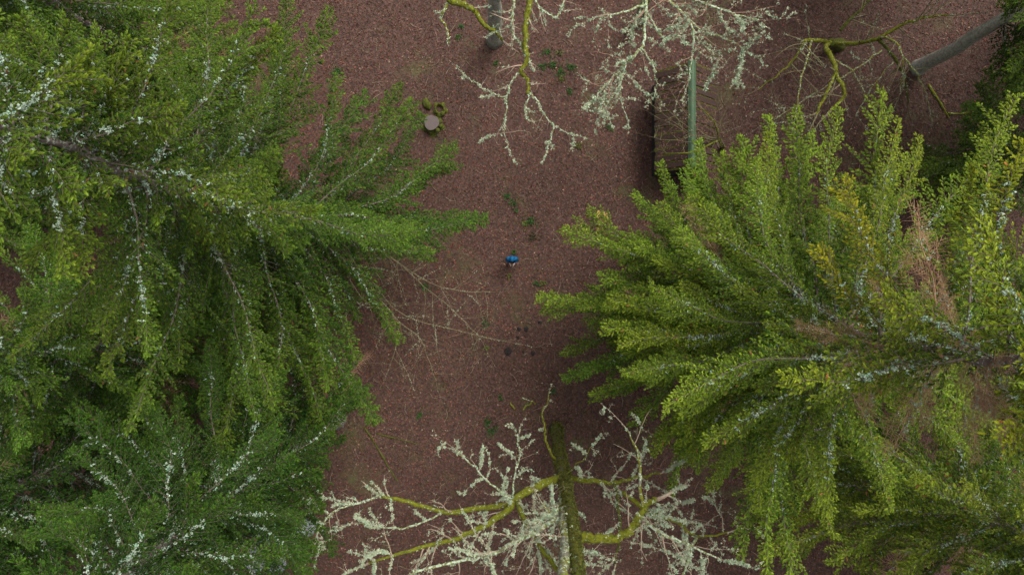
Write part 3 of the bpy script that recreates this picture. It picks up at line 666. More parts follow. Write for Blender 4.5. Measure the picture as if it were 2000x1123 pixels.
# ------------------------------------------------------------------ bare lichen-hung trees
def bare_tree(name, label, base_px, stems, mat, group='bare lichen-covered trees'):
    b = G(*base_px, -0.03); t = empty(name, b); tag(t, label, 'tree', group)
    rng = random.Random(hash(base_px) % 1000)
    for px, r0, r1 in stems:
        pts = smooth_pts([G(px[0][0], px[0][1], -0.03)] + [P(*p) for p in px[1:]], 5); g = Geo(); m = len(pts)
        rs = []
        for i in range(m):
            z = pts[i].z; rs.append((r0 + (r1 - r0) * i / (m - 1)) * rng.uniform(0.86, 1.10) + 0.3 * r0 * math.exp(-z / 0.35))
        g.tube([p - b for p in pts], rs, 12); tk = obj('trunk', g.mesh('trunk', M[mat]), t)
        if mat == 'oak_trunk':
            mp, ms = [], []
            for i in range(m - 1):
                for _ in range(int((pts[i + 1] - pts[i]).length * 190)):
                    q = pts[i].lerp(pts[i + 1], rng.random()) - b; a = rng.uniform(0, 6.28) if rng.random() < 0.4 else rng.gauss(0.3, 0.9); mp.append((q.x + math.cos(a) * rs[i] * 0.98, q.y + math.sin(a) * rs[i] * 0.98, q.z)); ms.append(rng.uniform(0.03, 0.10))
            obj('moss', build_tufts('moss', mp, ms, np.random.default_rng(77), M['lichen'], (0.085, 0.085, 0.014), 0.55), tk)['kind'] = 'stuff'
    return t

# bottom: mossy oak with two stems
O = bare_tree('oak_tree', 'bare oak at the bottom with mossy limbs and pale lichen sprays', (1086, 838),
              [([(1086, 838), (1092, 885, 4.0), (1102, 940, 8.4), (1112, 1000, 11.4), (1122, 1060, 13.6), (1130, 1130, 15.6), (1150, 1250, 18.0)], 0.29, 0.13)], 'oak_trunk')
limb(O, [(1092, 885, 4.0), (1100, 940, 8.2), (1102, 1000, 11.2), (1104, 1060, 13.6), (1100, 1130, 15.8), (1095, 1260, 18.0)], 0.20, 0.12, 'half_moss', 601, side=0.3, dens=6, name='stem', start=0.5, on_limb=20)
for i, (px, r0, r1, mt, sd, tl) in enumerate([
    ([(1104, 930, 8.0), (1060, 945, 8.8), (1010, 970, 9.4), (985, 1000, 9.8), (930, 1035, 10.2), (870, 1058, 10.4), (800, 1075, 10.6), (720, 1100, 10.7)], 0.17, 0.035, 'moss_bark', 2.6, 1.5),
    ([(1010, 970, 9.4), (1025, 1020, 10.6), (1050, 1060, 11.6), (1075, 1095, 12.4), (1100, 1118, 13.2)], 0.09, 0.06, 'moss_bark', 2.0, 1.4),
    ([(1125, 1046, 12.8), (1160, 1050, 13.0), (1215, 1046, 13.2), (1245, 1015, 13.2), (1262, 985, 13.2), (1280, 975, 13.2)], 0.15, 0.08, 'moss_bark', 1.2, 1.3),
    ([(1258, 992, 13.2), (1252, 950, 13.2), (1250, 910, 13.1), (1240, 870, 13.0), (1222, 835, 12.9)], 0.06, 0.018, 'half_moss', 1.6, 1.1),
    ([(1108, 936, 8.3), (1150, 938, 8.8), (1200, 942, 9.2), (1240, 932, 9.4), (1290, 922, 9.6)], 0.10, 0.03, 'moss_bark', 2.2, 1.2),
    ([(1200, 942, 9.2), (1207, 990, 9.6), (1212, 1040, 9.8), (1200, 1100, 10.0)], 0.05, 0.03, 'dark_moss', 1.2, 1.0),
    ([(1215, 960, 9.0), (1270, 1000, 9.6), (1320, 1020, 9.8), (1360, 1045, 10.0), (1420, 1040, 10.2)], 0.08, 0.03, 'moss_bark', 3.0, 1.5),
    ([(1360, 1045, 10.0), (1345, 1090, 10.6), (1330, 1130, 10.8)], 0.05, 0.025, 'lichen_bark', 3.5, 1.2),
    ([(1000, 985, 9.5), (940, 990, 9.4), (870, 1000, 9.2), (800, 980, 9.0), (745, 968, 8.8)], 0.10, 0.06, 'moss_bark', 1.0, 1.0),
    ([(745, 968, 8.8), (690, 985, 8.8), (650, 1000, 8.8), (625, 1030, 8.8), (615, 1060, 8.8)], 0.045, 0.012, 'lichen_bark', 3.0, 1.0),
    ([(870, 1000, 9.2), (800, 1028, 9.4), (730, 1030, 9.4), (700, 1020, 9.4)], 0.03, 0.012, 'lichen_bark', 2.4, 1.0),
    ([(1000, 975, 9.6), (960, 945, 9.8), (920, 905, 9.6), (890, 880, 9.4)], 0.04, 0.012, 'lichen_bark', 3.0, 1.2),
    ([(1000, 975, 9.6), (1005, 930, 9.8), (1015, 890, 9.8), (1012, 850, 9.8)], 0.035, 0.010, 'lichen_bark', 2.6, 0.9),
    ([(1095, 905, 5.4), (1080, 890, 5.8), (1066, 860, 5.6), (1064, 830, 5.2), (1058, 810, 5.0), (1070, 785, 4.8), (1072, 770, 4.7)], 0.06, 0.015, 'moss_bark', 0.8, 0.5),
    ([(1110, 960, 9.4), (1090, 990, 11.0), (1085, 1010, 11.6), (1060, 985, 11.8)], 0.05, 0.02, 'half_moss', 5.0, 1.2),
    ([(1110, 1000, 11.4), (1040, 1040, 12.0), (960, 1080, 12.2), (880, 1100, 12.2), (800, 1120, 12.2)], 0.10, 0.03, 'lichen_bark', 3.4, 1.5),
    ([(1100, 935, 8.0), (1130, 905, 8.6), (1145, 890, 8.8), (1155, 870, 8.8)], 0.03, 0.010, 'moss_bark', 1.6, 0.7),
    ([(1240, 1000, 13.2), (1290, 1040, 13.4), (1340, 1060, 13.4), (1400, 1090, 13.4)], 0.06, 0.02, 'lichen_bark', 3.2, 1.2)]):
    limb(O, px, r0, r1, mt, 610 + i, 'twig', side=sd, twig_len=tl, depth=2, kids=2.8, dens=24, size=0.034, on_limb=24 if mt != 'moss_bark' else 3, curl=0.75)

limb(O, [(1150, 1250, 18.0), (1165, 1340, 19.2), (1170, 1450, 20.4), (1190, 1600, 21.4)], 0.13, 0.02, 'half_moss', 640, side=2.5, twig_len=1.4, kids=2.6, dens=20, name='crown_limb', on_limb=10)
# top: tree with grey-green trunk, mossy limbs reaching down over the clearing
T1 = bare_tree('oak_tree', 'bare tree with a smooth grey-green trunk and one mossy limb, top centre', (966, 78),
               [([(966, 78), (966, 20, 3.6), (966, -60, 7.2), (965, -160, 10.4), (962, -320, 14.0)], 0.34, 0.18)], 'grey_bark')
for i, (px, r0, r1, mt, sd, tl) in enumerate([
    ([(963, -150, 10.2), (900, -70, 10.5), (878, -5, 10.5), (900, 8, 10.4), (925, 20, 10.3), (945, 48, 10.2), (965, 60, 10.1), (982, 78, 10.0)], 0.13, 0.05, 'moss_bark', 0.7, 0.8),
    ([(878, 0, 10.5), (868, 22, 10.4), (860, 35, 10.3), (872, 55, 10.2), (878, 85, 10.1)], 0.05, 0.02, 'half_moss', 1.2, 0.4),
    ([(964, -150, 10.3), (1030, -70, 10.8), (1034, 0, 10.8), (1028, 50, 10.7), (1025, 90, 10.6), (1028, 120, 10.5), (1018, 140, 10.4), (1030, 158, 10.3), (1032, 185, 10.2)], 0.13, 0.045, 'moss_bark', 1.1, 0.8),
    ([(1010, -60, 10.6), (1003, 10, 10.6), (1000, 45, 10.5), (1003, 68, 10.4), (1022, 95, 10.4)], 0.05, 0.025, 'lichen_bark', 2.6, 0.9),
    ([(1016, 140, 10.4), (1000, 160, 10.3), (988, 188, 10.2), (960, 182, 10.1), (925, 160, 10.0), (905, 145, 10.0)], 0.03, 0.008, 'lichen_bark', 2.0, 0.7),
    ([(988, 188, 10.2), (990, 215, 10.1), (984, 245, 10.0), (990, 280, 9.9)], 0.03, 0.008, 'lichen_bark', 3.0, 0.9),
    ([(1032, 180, 10.2), (1048, 195, 10.1), (1060, 222, 10.0), (1082, 245, 10.0), (1105, 258, 9.9), (1128, 266, 9.9)], 0.03, 0.008, 'lichen_bark', 2.0, 0.6),
    ([(1082, 248, 10.0), (1075, 275, 9.9), (1066, 300, 9.9)], 0.02, 0.007, 'lichen_bark', 2.5, 0.5),
    ([(1032, 185, 10.2), (1025, 215, 10.1), (1035, 240, 10.0)], 0.025, 0.008, 'lichen_bark', 3.0, 0.6),
    ([(1034, -20, 10.8), (1060, 20, 10.8), (1085, 35, 10.7), (1100, 10, 10.7), (1108, -30, 10.7)], 0.03, 0.02, 'lichen_bark', 2.2, 0.8)]):
    limb(T1, px, r0, r1, mt, 660 + i, 'twig', side=sd, twig_len=tl, depth=1, kids=3.0, dens=20, size=0.040, on_limb=38 if mt != 'moss_bark' else 5, tipbranch=(i not in (1, 2)))

limb(T1, [(962, -320, 14.0), (960, -420, 15.8), (975, -560, 17.4), (985, -760, 19.0)], 0.18, 0.02, 'lichen_bark', 680, side=2.5, twig_len=1.5, kids=2.6, dens=18, name='crown_limb', on_limb=10)
# top right of it: the whitest lichen crown
T2 = bare_tree('oak_tree', 'bare tree whose twiggy crown is white with lichen, above the mossy hut roof', (1246, 40),
               [([(1246, 40), (1262, 0, 3.0), (1292, -75, 6.0), (1330, -200, 9.5)], 0.24, 0.12)], 'half_moss')
for i, (px, r0, r1, sd, tl) in enumerate([
    ([(1290, -70, 5.9), (1266, -20, 8.0), (1260, 40, 8.5), (1255, 90, 8.6), (1225, 120, 8.6), (1200, 150, 8.5), (1175, 175, 8.5), (1165, 192, 8.5)], 0.075, 0.018, 3.2, 1.3),
    ([(1252, 95, 8.6), (1272, 125, 8.6), (1282, 165, 8.4), (1274, 195, 8.4)], 0.03, 0.008, 2.4, 0.6),
    ([(1292, -75, 6.0), (1295, -10, 8.2), (1330, 22, 8.6), (1354, 60, 8.8), (1352, 110, 8.8), (1346, 160, 8.7)], 0.075, 0.018, 3.0, 1.2),
    ([(1335, 25, 8.6), (1368, 62, 8.8), (1400, 70, 8.9), (1435, 85, 8.9), (1455, 100, 8.9)], 0.05, 0.01, 3.4, 1.1),
    ([(1262, 10, 8.4), (1215, 25, 8.6), (1175, 32, 8.6), (1150, 40, 8.6)], 0.05, 0.01, 3.4, 1.0),
    ([(1354, 70, 8.8), (1385, 100, 8.8), (1405, 128, 8.7)], 0.035, 0.01, 3.4, 0.9),
    ([(1222, 122, 8.6), (1210, 165, 8.5), (1185, 205, 8.4), (1175, 225, 8.4)], 0.03, 0.008, 3.2, 0.8),
    ([(1215, 140, 8.5), (1212, 185, 8.4), (1225, 232, 8.3)], 0.03, 0.008, 3.2, 0.7),
    ([(1300, -20, 8.3), (1380, 10, 9.0), (1440, 30, 9.2), (1480, 40, 9.2)], 0.06, 0.012, 3.2, 1.4),
    ([(1262, 20, 8.4), (1290, 70, 8.8), (1320, 75, 8.9), (1345, 50, 9.0)], 0.04, 0.02, 2.6, 1.0),
    ([(1268, -20, 8.0), (1235, 60, 8.6), (1230, 90, 8.6)], 0.035, 0.015, 3.0, 0.8)]):
    limb(T2, px, r0, r1, 'lichen_bark', 700 + i, 'twig_red', side=sd, twig_len=tl, depth=2, kids=3.4, dens=15, size=0.038, on_limb=26, lift=0.02, curl=0.65)

limb(T2, [(1330, -200, 9.5), (1345, -270, 11.0), (1350, -380, 12.6), (1375, -500, 13.8)], 0.12, 0.02, 'lichen_bark', 720, 'twig_red', side=3.0, twig_len=1.4, kids=2.8, dens=15, name='crown_limb', on_limb=20)
# upper right: low mossy tree with arching limbs
T3 = bare_tree('mossy_tree', 'low crooked tree with moss-covered arching limbs, upper right above the right spruce', (1640, 88), [([(1640, 88), (1632, 86, 0.8), (1622, 84, 1.6)], 0.26, 0.16)], 'dark_moss')
for i, (px, r0, r1, mt, sd, tl) in enumerate([
    ([(1624, 84, 1.5), (1600, 80, 2.4), (1575, 79, 3.0), (1566, 88, 3.2), (1550, 118, 3.0), (1515, 150, 2.8), (1480, 175, 2.6)], 0.10, 0.012, 'moss_bark', 1.6, 1.2),
    ([(1585, 78, 2.8), (1578, 110, 3.2), (1564, 160, 3.2), (1556, 215, 3.0), (1545, 270, 2.6)], 0.045, 0.014, 'half_moss', 1.4, 0.9),
    ([(1618, 86, 1.6), (1612, 95, 2.8), (1628, 125, 3.6), (1636, 150, 4.0), (1650, 185, 4.2), (1625, 215, 4.2)], 0.12, 0.06, 'moss_bark', 0.8, 0.8),
    ([(1632, 142, 3.9), (1622, 165, 4.2), (1606, 200, 4.4), (1594, 225, 4.4)], 0.07, 0.05, 'moss_bark', 0.8, 0.7),
    ([(1626, 86, 1.5), (1680, 84, 2.4), (1720, 73, 3.2), (1755, 52, 3.6), (1800, 37, 4.0), (1850, 30, 4.2)], 0.10, 0.03, 'moss_bark', 1.4, 1.2),
    ([(1716, 74, 3.1), (1745, 80, 4.0), (1765, 112, 4.2), (1790, 145, 4.0), (1808, 185, 3.6), (1816, 215, 3.2), (1820, 240, 3.0)], 0.05, 0.012, 'half_moss', 1.4, 0.9),
    ([(1764, 110, 4.2), (1764, 140, 4.0), (1758, 175, 3.6), (1750, 205, 3.2)], 0.03, 0.012, 'half_moss', 1.4, 0.7),
    ([(1716, 76, 3.1), (1740, 105, 3.4), (1765, 150, 3.2), (1775, 205, 2.6)], 0.08, 0.03, 'dark_moss', 1.0, 0.8),
    ([(1720, 100, 3.6), (1680, 130, 3.4), (1640, 155, 3.2), (1580, 190, 2.8), (1510, 235, 2.4)], 0.03, 0.010, 'half_moss', 1.4, 1.0),
    ([(1745, 120, 3.6), (1720, 150, 3.4), (1690, 190, 3.2), (1670, 230, 3.0)], 0.025, 0.008, 'half_moss', 1.6, 0.9),
    ([(1632, 118, 3.8), (1665, 140, 4.0), (1690, 180, 3.6)], 0.025, 0.010, 'half_moss', 1.4, 0.6),
    ([(1640, 60, 3.0), (1680, 20, 3.4), (1720, -20, 3.6)], 0.07, 0.03, 'dark_moss', 1.2, 1.0)]):
    limb(T3, px, r0, r1, mt, 740 + i, 'twig_moss', side=sd * 1.7, twig_len=tl * 1.6, depth=1, kids=2.2, dens=10, size=0.028, on_limb=22 if mt != 'moss_bark' else 2, lift=-0.02, curl=0.35)

# bare coppice bush next to the hut
K = empty('coppice_bush', G(1412, 288)); tag(K, 'bare bush of thin arching stems growing beside the hut roof', 'bush')
kr = random.Random(5)
for i, (ex, ey, ez, mx, my, mz) in enumerate([(1262, 195, 3.4, 1350, 262, 3.9), (1275, 225, 3.5, 1350, 262, 3.9), (1320, 195, 4.4, 1365, 255, 4.0), (1345, 170, 4.6, 1385, 235, 3.8), (1372, 212, 4.4, 1398, 245, 3.4),
                                             (1400, 182, 4.6, 1405, 240, 3.0), (1415, 180, 4.6, 1412, 235, 3.0), (1448, 195, 4.2, 1425, 250, 2.8), (1268, 268, 3.2, 1340, 276, 3.7), (1295, 300, 3.0, 1350, 298, 3.7), (1300, 210, 4.0, 1355, 258, 4.0)]):
    thick = i in (4, 9)
    limb(K, [(1412 + kr.uniform(-5, 5), 288 + kr.uniform(-4, 4), 0.05), (1405, 275, 2.0), (mx, my, mz), (ex, ey, ez)], 0.05 if thick else 0.02, 0.018 if thick else 0.007, 'moss_bark' if thick else 'twig_moss', 800 + i, 'twig_moss', side=1.3, twig_len=0.8, depth=1, kids=2.0, dens=2, size=0.02, name='stem', start=0.4, curl=0.25, nsides=5)

# ------------------------------------------------------------------ hut with a board roof
def build_hut():
    wood = noise_mat('weathered_board', [(0.30, (0.022, 0.014, 0.011)), (0.6, (0.065, 0.038, 0.030)), (0.75, (0.11, 0.068, 0.055))], 9, 8, 0.85, 0.5, 30, 0.01, stretch=(0.5, 5, 5))
    mossw = mossy_bark('mossy_board', (0.085, 0.055, 0.045), (0.075, 0.08, 0.012), (0.16, 0.12, 0.1), 0.62, 0.66, 14)
    dark = noise_mat('tarred_board', [(0.3, (0.012, 0.012, 0.012)), (0.7, (0.04, 0.038, 0.036))], 6, rough=0.7, stretch=(1, 1, 0.2))
    green = noise_mat('green_ridge_metal', [(0.3, (0.045, 0.088, 0.045)), (0.7, (0.075, 0.125, 0.066))], 3, rough=0.55, bump=0.15)
    ze, zr = 1.9, 3.25
    xl = P(1281, 0, ze).x; xr = P(1397, 0, ze).x; xm = P(1352, 0, zr).x
    y1 = P(0, 140, ze).y; y0 = P(0, 338, ze).y
    h = empty('hut', ((xl + xr) / 2, (y0 + y1) / 2, gz((xl + xr) / 2, (y0 + y1) / 2))); off = Vector(h.location)
    tag(h, 'small dark hut with a mossy board roof and a green ridge cap', 'hut')
    rng = random.Random(4); cx = (xl + xr) / 2
    wx0, wx1, wy0, wy1 = xl + 0.22, xr - 0.22, y0 + 0.18, y1 - 0.18
    # wall boards (vertical), left side seen from above
    def wall(name, p0, p1, height, n):
        d = (p1 - p0) / n
        for i in range(n):
            g = Geo(); c = p0 + d * (i + 0.5); L = d.length * 0.96
            ang = math.atan2(d.y, d.x); rot = Matrix.Rotation(ang, 3, 'Z')
            hh = height(c) if callable(height) else height
            g.box(Vector((c.x, c.y, hh / 2)) - Vector((off.x, off.y, 0)) + Vector((rng.uniform(-.006, .006), rng.uniform(-.006, .006), 0)), (L, 0.03, hh), rot)
            obj('wall_board', g.mesh('wall_board', dark, False), h)
    V = Vector
    gab = lambda c: ze - 0.05 + (zr - ze - 0.12) * max(0, 1 - abs(c.x - xm) / ((xr - xl) / 2))
    wall('w', V((wx0, wy0, 0)), V((wx0, wy1, 0)), ze + 0.10, 24); wall('w', V((wx1, wy0, 0)), V((wx1, wy1, 0)), ze + 0.10, 24)
    wall('w', V((wx0, wy0, 0)), V((wx1, wy0, 0)), gab, 12); wall('w', V((wx0, wy1, 0)), V((wx1, wy1, 0)), gab, 12)
    # roof boards run from the ridge to the eave
    n = 29; w = (y1 - y0) / n
    for s, xe in ((-1, xl), (1, xr)):
        for i in range(n):
            yc = y0 + w * (i + 0.5); lift = 0.035 * (i % 2) + rng.uniform(0, 0.012)
            ee = xe + s * rng.uniform(-0.03, 0.05)
            a = Vector((xm, yc, zr)); b = Vector((ee, yc, ze)); dvec = b - a; L = dvec.length
            x = dvec.normalized(); y = Vector((0, 1, 0)); z = x.cross(y)
            if z.z < 0: z = -z
            y = z.cross(x); rot = Matrix((x, y, z)).transposed()
            rot = rot @ Matrix.Rotation(rng.gauss(0, 0.01), 3, 'X')
            g = Geo(); g.box((a + b) / 2 + z * lift - off, (L, w * (1.42 if i % 2 else 0.98), 0.028), rot)
            obj('roof_board', g.mesh('roof_board', wood if i % 2 else mossw, False), h)
    rr = np.random.default_rng(6); m = 1500; V_ = []; F_ = []; C_ = []
    for k in range(m):
        s_ = -1 if rr.random() < 0.5 else 1; u = rr.random(); yy = rr.uniform(y0 + 0.05, y1 - 0.05); xe = xl if s_ < 0 else xr
        p = Vector((xm + (xe - xm) * (0.12 + 0.86 * u), yy, zr + (ze - zr) * (0.12 + 0.86 * u) + 0.085)) - off
        a = rr.uniform(0, 6.28); l = rr.uniform(0.04, 0.09); sl = (ze - zr) / abs(xe - xm) * s_
        for (dx, dy) in ((l, 0), (0, l * 0.55), (-l, 0), (0, -l * 0.55)):
            ex = dx * math.cos(a) - dy * math.sin(a); ey = dx * math.sin(a) + dy * math.cos(a); V_.append((p.x + ex * 0.7, p.y + ey * 0.7, p.z + ex * 0.7 * sl + rr.uniform(-0.004, 0.012)))
            C_.append((0, 0, 0, 1))
        c = np.array([0.12, 0.06, 0.045]) * rr.uniform(0.4, 1.6)
        for q in range(4): C_[-1 - q] = (*c, 1)
        F_ += [(4 * k, 4 * k + 1, 4 * k + 2), (4 * k, 4 * k + 2, 4 * k + 3)]
    tag(obj('fallen_leaves', mesh_np('fallen_leaves', np.array(V_), np.array(F_), np.array(C_), False, M['litter']), h), kind='stuff')
    # ridge cap: folded green metal
    g = Geo(); k = 0.17; slope_l = (zr - ze) / (xm - xl); slope_r = (zr - ze) / (xr - xm); e = 0.05
    rows = []
    for yy in np.linspace(y0 - 0.06, y1 + 0.06, 9):
        dz = rng.uniform(-0.008, 0.008)
        rows.append([(xm - k, yy, zr + 0.095 - k * slope_l * 0.8 + dz), (xm - k * 0.5, yy, zr + 0.095 - k * 0.25 * slope_l + dz), (xm, yy, zr + 0.11 + dz), (xm + k * 0.5, yy, zr + 0.095 - k * 0.25 * slope_r + dz), (xm + k, yy, zr + 0.095 - k * slope_r * 0.8 + dz)])
    for r in rows:
        for q in r: g.v.append((q[0] - off.x, q[1] - off.y, q[2] - off.z))
        for q in r: g.v.append((q[0] - off.x, q[1] - off.y, q[2] - off.z - 0.012))
    for i in range(8):
        for j in range(4):
            a = i * 10 + j; g.f += [(a, a + 1, a + 11), (a, a + 11, a + 10)]; a += 5; g.f += [(a, a + 11, a + 1), (a, a + 10, a + 11)]
    obj('ridge_cap', g.mesh('ridge_cap', green), h)
    for s, xe in ((-1, xl), (1, xr)):
        g = Geo(); g.box(Vector((xe - s * 0.10, (y0 + y1) / 2, ze - 0.05)) - off, (0.05, y1 - y0 - 0.1, 0.1)); obj('eave_beam', g.mesh('eave_beam', dark, False), h)
build_hut()

# ------------------------------------------------------------------ stumps, boulders, wood, soil heaps, sticks, herbs
def lump(name, loc, size, seed, mat, rough=0.22, sub=3, flat=0.0, label=None, cat=None, group=None, smooth=True):
    rng = random.Random(seed); bm = bmesh.new(); bmesh.ops.create_icosphere(bm, subdivisions=sub, radius=1.0)
    from mathutils import noise as mn
    o = Vector((rng.uniform(0, 50), rng.uniform(0, 50), rng.uniform(0, 50)))
    for v in bm.verts:
        n = mn.noise(v.co * 1.1 + o) * 0.9 + mn.noise(v.co * 2.7 + o) * 0.5 + mn.noise(v.co * 6 + o) * 0.25
        v.co *= 1 + rough * n
        if v.co.z < -0.35: v.co.z = -0.35
        v.co = Vector((v.co.x * size[0], v.co.y * size[1], v.co.z * size[2]))
    me = bpy.data.meshes.new(name); bm.to_mesh(me); bm.free()
    for p in me.polygons: p.use_smooth = smooth
    me.materials.append(mat); ob = obj(name, me, None, loc)
    ob.rotation_euler.z = rng.uniform(0, 6.28)
    if label: tag(ob, label, cat, group)
    return ob
M['stone'] = mossy_bark('grey_stone', (0.20, 0.20, 0.23), (0.05, 0.06, 0.015), (0.33, 0.34, 0.38), 0.22, 0.52, 12)
M['soil'] = noise_mat('black_soil', [(0.3, (0.008, 0.007, 0.007)), (0.7, (0.035, 0.028, 0.026))], 14, rough=0.95, bump=0.8, bump_scale=40)
for (x, y, sx, sy, sz, lab) in ((518, 1032, 0.95, 0.75, 0.55, 'blue-grey boulder lying under the boughs at the lower left'), (500, 1092, 0.6, 0.5, 0.4, 'smaller grey boulder below the blue-grey boulder, bottom left'), (540, 1098, 0.55, 0.45, 0.32, 'mossy grey boulder right of the smaller boulder, bottom left'), (598, 1028, 0.5, 0.42, 0.25, 'flat brown-grey stone beside the lower left boughs')):
    lump('boulder', G(x, y, 0.35 * sz - 0.08), (sx, sy, sz), int(x), M['stone'], 0.34, 3, label=lab, cat='boulder', group='boulders under the lower left boughs')

def stump(px, r, h, seed, label, hollow=False):
    rng = random.Random(seed); b = G(*px, -0.02); t = empty('tree_stump', b); tag(t, label, 'stump')
    bark = M['oak_trunk'] if hollow else M['dark_moss']
    cut = bpy.data.materials.get('cut_wood')
    if not cut:
        cut, nt, N, L, B = newmat('cut_wood')
        tc = N.new('ShaderNodeTexCoord'); w = N.new('ShaderNodeTexWave'); w.wave_type = 'RINGS'; w.rings_direction = 'Z'; w.inputs['Scale'].default_value = 9; w.inputs['Distortion'].default_value = 3; w.inputs['Detail'].default_value = 3
        L.new(tc.outputs['Object'], w.inputs['Vector'])
        r_ = ramp(N, [(0.0, (0.075, 0.057, 0.052)), (1.0, (0.15, 0.115, 0.108))]); L.new(w.outputs[0], r_.inputs[0]); L.new(r_.outputs[0], B.inputs['Base Color']); B.inputs['Roughness'].default_value = 0.85
    n = 28; prof = [1 + 0.05 * math.sin(3 * 2 * math.pi * k / n + 1) + rng.uniform(-0.02, 0.02) for k in range(n)]
    levels = [(0.0, 1.5), (0.08, 1.25), (0.2, 1.08), (h * 0.7, 1.0), (h, 0.98)]
    v = []; f = []
    for z, s in levels:
        for k in range(n):
            a = 2 * math.pi * k / n; fl = 1 + (s - 1) * (1 + 0.7 * math.sin(5 * a + seed)); rr = r * prof[k] * fl
            hz = z + (rng.uniform(-0.09, 0.12) if hollow and z == h else 0)
            v.append((rr * math.cos(a), rr * math.sin(a), hz))
    m = len(levels)
    if hollow:
        for z, s in ((h - 0.03, 0.74), (0.06, 0.62)):
            for k in range(n):
                a = 2 * math.pi * k / n; v.append((r * s * prof[k] * math.cos(a), r * s * prof[k] * math.sin(a), z))
        m += 2
    for i in range(m - 1):
        for k in range(n):
            f.append((i * n + k, i * n + (k + 1) % n, (i + 1) * n + (k + 1) % n, (i + 1) * n + k))
    obj('stump_bark', mesh_np('stump_bark', np.array(v), np.array(f), None, True, bark), t)
    g = Geo(); zt = 0.07 if hollow else h + 0.004
    rr = 0.66 if hollow else 0.985
    for zz, sc in ((zt, 1), ):
        g.v.append((0, 0, zz + (0.0 if hollow else 0.01)))
        for ring in (0.5, 1.0):
            for k in range(n):
                a = 2 * math.pi * k / n; g.v.append((rr * r * ring * prof[k] * math.cos(a), rr * r * ring * prof[k] * math.sin(a), zz + (0.006 if ring < 1 else 0)))
        for k in range(n):
            k2 = (k + 1) % n; g.f += [(0, 1 + k, 1 + k2), (1 + k, 1 + n + k, 1 + n + k2), (1 + k, 1 + n + k2, 1 + k2)]
    obj('rotten_core' if hollow else 'cut_face', g.mesh('cut_face', M['ground'] if hollow else cut), t)
    # moss cushions on one side
    for k in range(2 if hollow else 5):
        a = rng.uniform(-1.9, 0.4); q = Vector((math.cos(a), math.sin(a), 0)) * r * rng.uniform(1.02, 1.2); q.z = rng.uniform(0.1, h * 0.85)
        lm = lump('moss', (0, 0, 0), (0.12, 0.12, 0.09), seed + k, M['dark_moss'], 0.3, 2); lm.parent = t; lm.location = q
stump((845, 244), 0.355, 0.5, 3, 'round sawn grey tree stump in the clearing, moss on one side')
stump((859, 214), 0.24, 0.28, 9, 'small hollow rotten stump with a mossy rim beside the sawn stump', True)
lump('rotten_log', G(834, 204, 0.05), (0.30, 0.20, 0.22), 77, M['dark_moss'], 0.35, 3, label='dark mossy lump of rotten wood left of the hollow stump', cat='rotten wood')

def chunk(name, px, size, rz, tilt, seed, mat, label, z=0.0):
    rng = random.Random(seed); bm = bmesh.new(); bmesh.ops.create_cube(bm, size=1.0)
    bmesh.ops.subdivide_edges(bm, edges=bm.edges[:], cuts=1, use_grid_fill=True)
    for v in bm.verts:
        v.co = Vector((v.co.x * size[0] * rng.uniform(0.85, 1.1), v.co.y * size[1] * rng.uniform(0.8, 1.12), v.co.z * size[2] * rng.uniform(0.8, 1.15)))
    me = bpy.data.meshes.new(name); bm.to_mesh(me); bm.free(); me.materials.append(mat)
    o = obj(name, me, None, G(*px, z + size[2] / 2 - 0.01)); o.rotation_euler = (tilt, 0, rz); tag(o, label, 'wood', 'split wood pieces by the right spruce'); return o
fresh = noise_mat('fresh_split_wood', [(0.3, (0.34, 0.17, 0.05)), (0.7, (0.56, 0.34, 0.12))], 5, rough=0.8, stretch=(1, 8, 8), bump=0.4)
brownw = noise_mat('brown_wood', [(0.3, (0.10, 0.045, 0.02)), (0.7, (0.24, 0.12, 0.06))], 6, rough=0.85, stretch=(1, 6, 6), bump=0.4)
chunk('split_log', (1168, 419), (0.30, 0.27, 0.09), 0.7, 0.15, 1, fresh, 'square orange slab of split wood by the right spruce tips')
chunk('wood_splinter', (1181, 420), (0.27, 0.09, 0.06), -1.15, 0.1, 2, fresh, 'thicker of two orange splinters lying right of the square slab')
chunk('wood_splinter', (1186, 422), (0.28, 0.05, 0.05), -1.4, 0.0, 3, fresh, 'thin outermost orange splinter right of the square slab')
chunk('split_log', (1178, 431), (0.34, 0.24, 0.16), 0.3, 0.1, 4, brownw, 'brown block of split wood below the square orange slab')
chunk('wood_splinter', (1169, 444), (0.36, 0.07, 0.06), 1.25, 0.0, 5, fresh, 'pale orange splinter below the brown block, next to the spruce tips')
chunk('wood_splinter', (1177, 449), (0.24, 0.09, 0.06), 1.0, 0.0, 6, brownw, 'short reddish splinter at the lower end of the split wood')
chunk('split_log', (1306, 406), (0.30, 0.14, 0.12), -0.6, 0.1, 7, fresh, 'tan piece of split wood under the right spruce, away from the others')

for i, (x, y, r, lab) in enumerate(((992, 686, 0.19, 'largest black soil heap on the clearing below the person'), (1028, 643, 0.13, 'black soil heap nearest to the right spruce tips'), (1012, 659, 0.09, 'small black soil heap between the largest heap and the spruce tips'), (1041, 690, 0.11, 'black soil heap right of the largest heap'), (1014, 643, 0.11, 'faint dark soil heap left of the heap nearest the spruce'), (1022, 688, 0.06, 'tiny dark soil heap between the two lower heaps'), (1055, 630, 0.10, 'dark soil heap partly under the spruce bough tip'))):
    lump('soil_heap', G(x, y, 0.02), (r, r * 0.85, r * 0.38), 30 + i, M['soil'], 0.3, 3, label=lab, cat='soil heap', group='black soil heaps below the person')

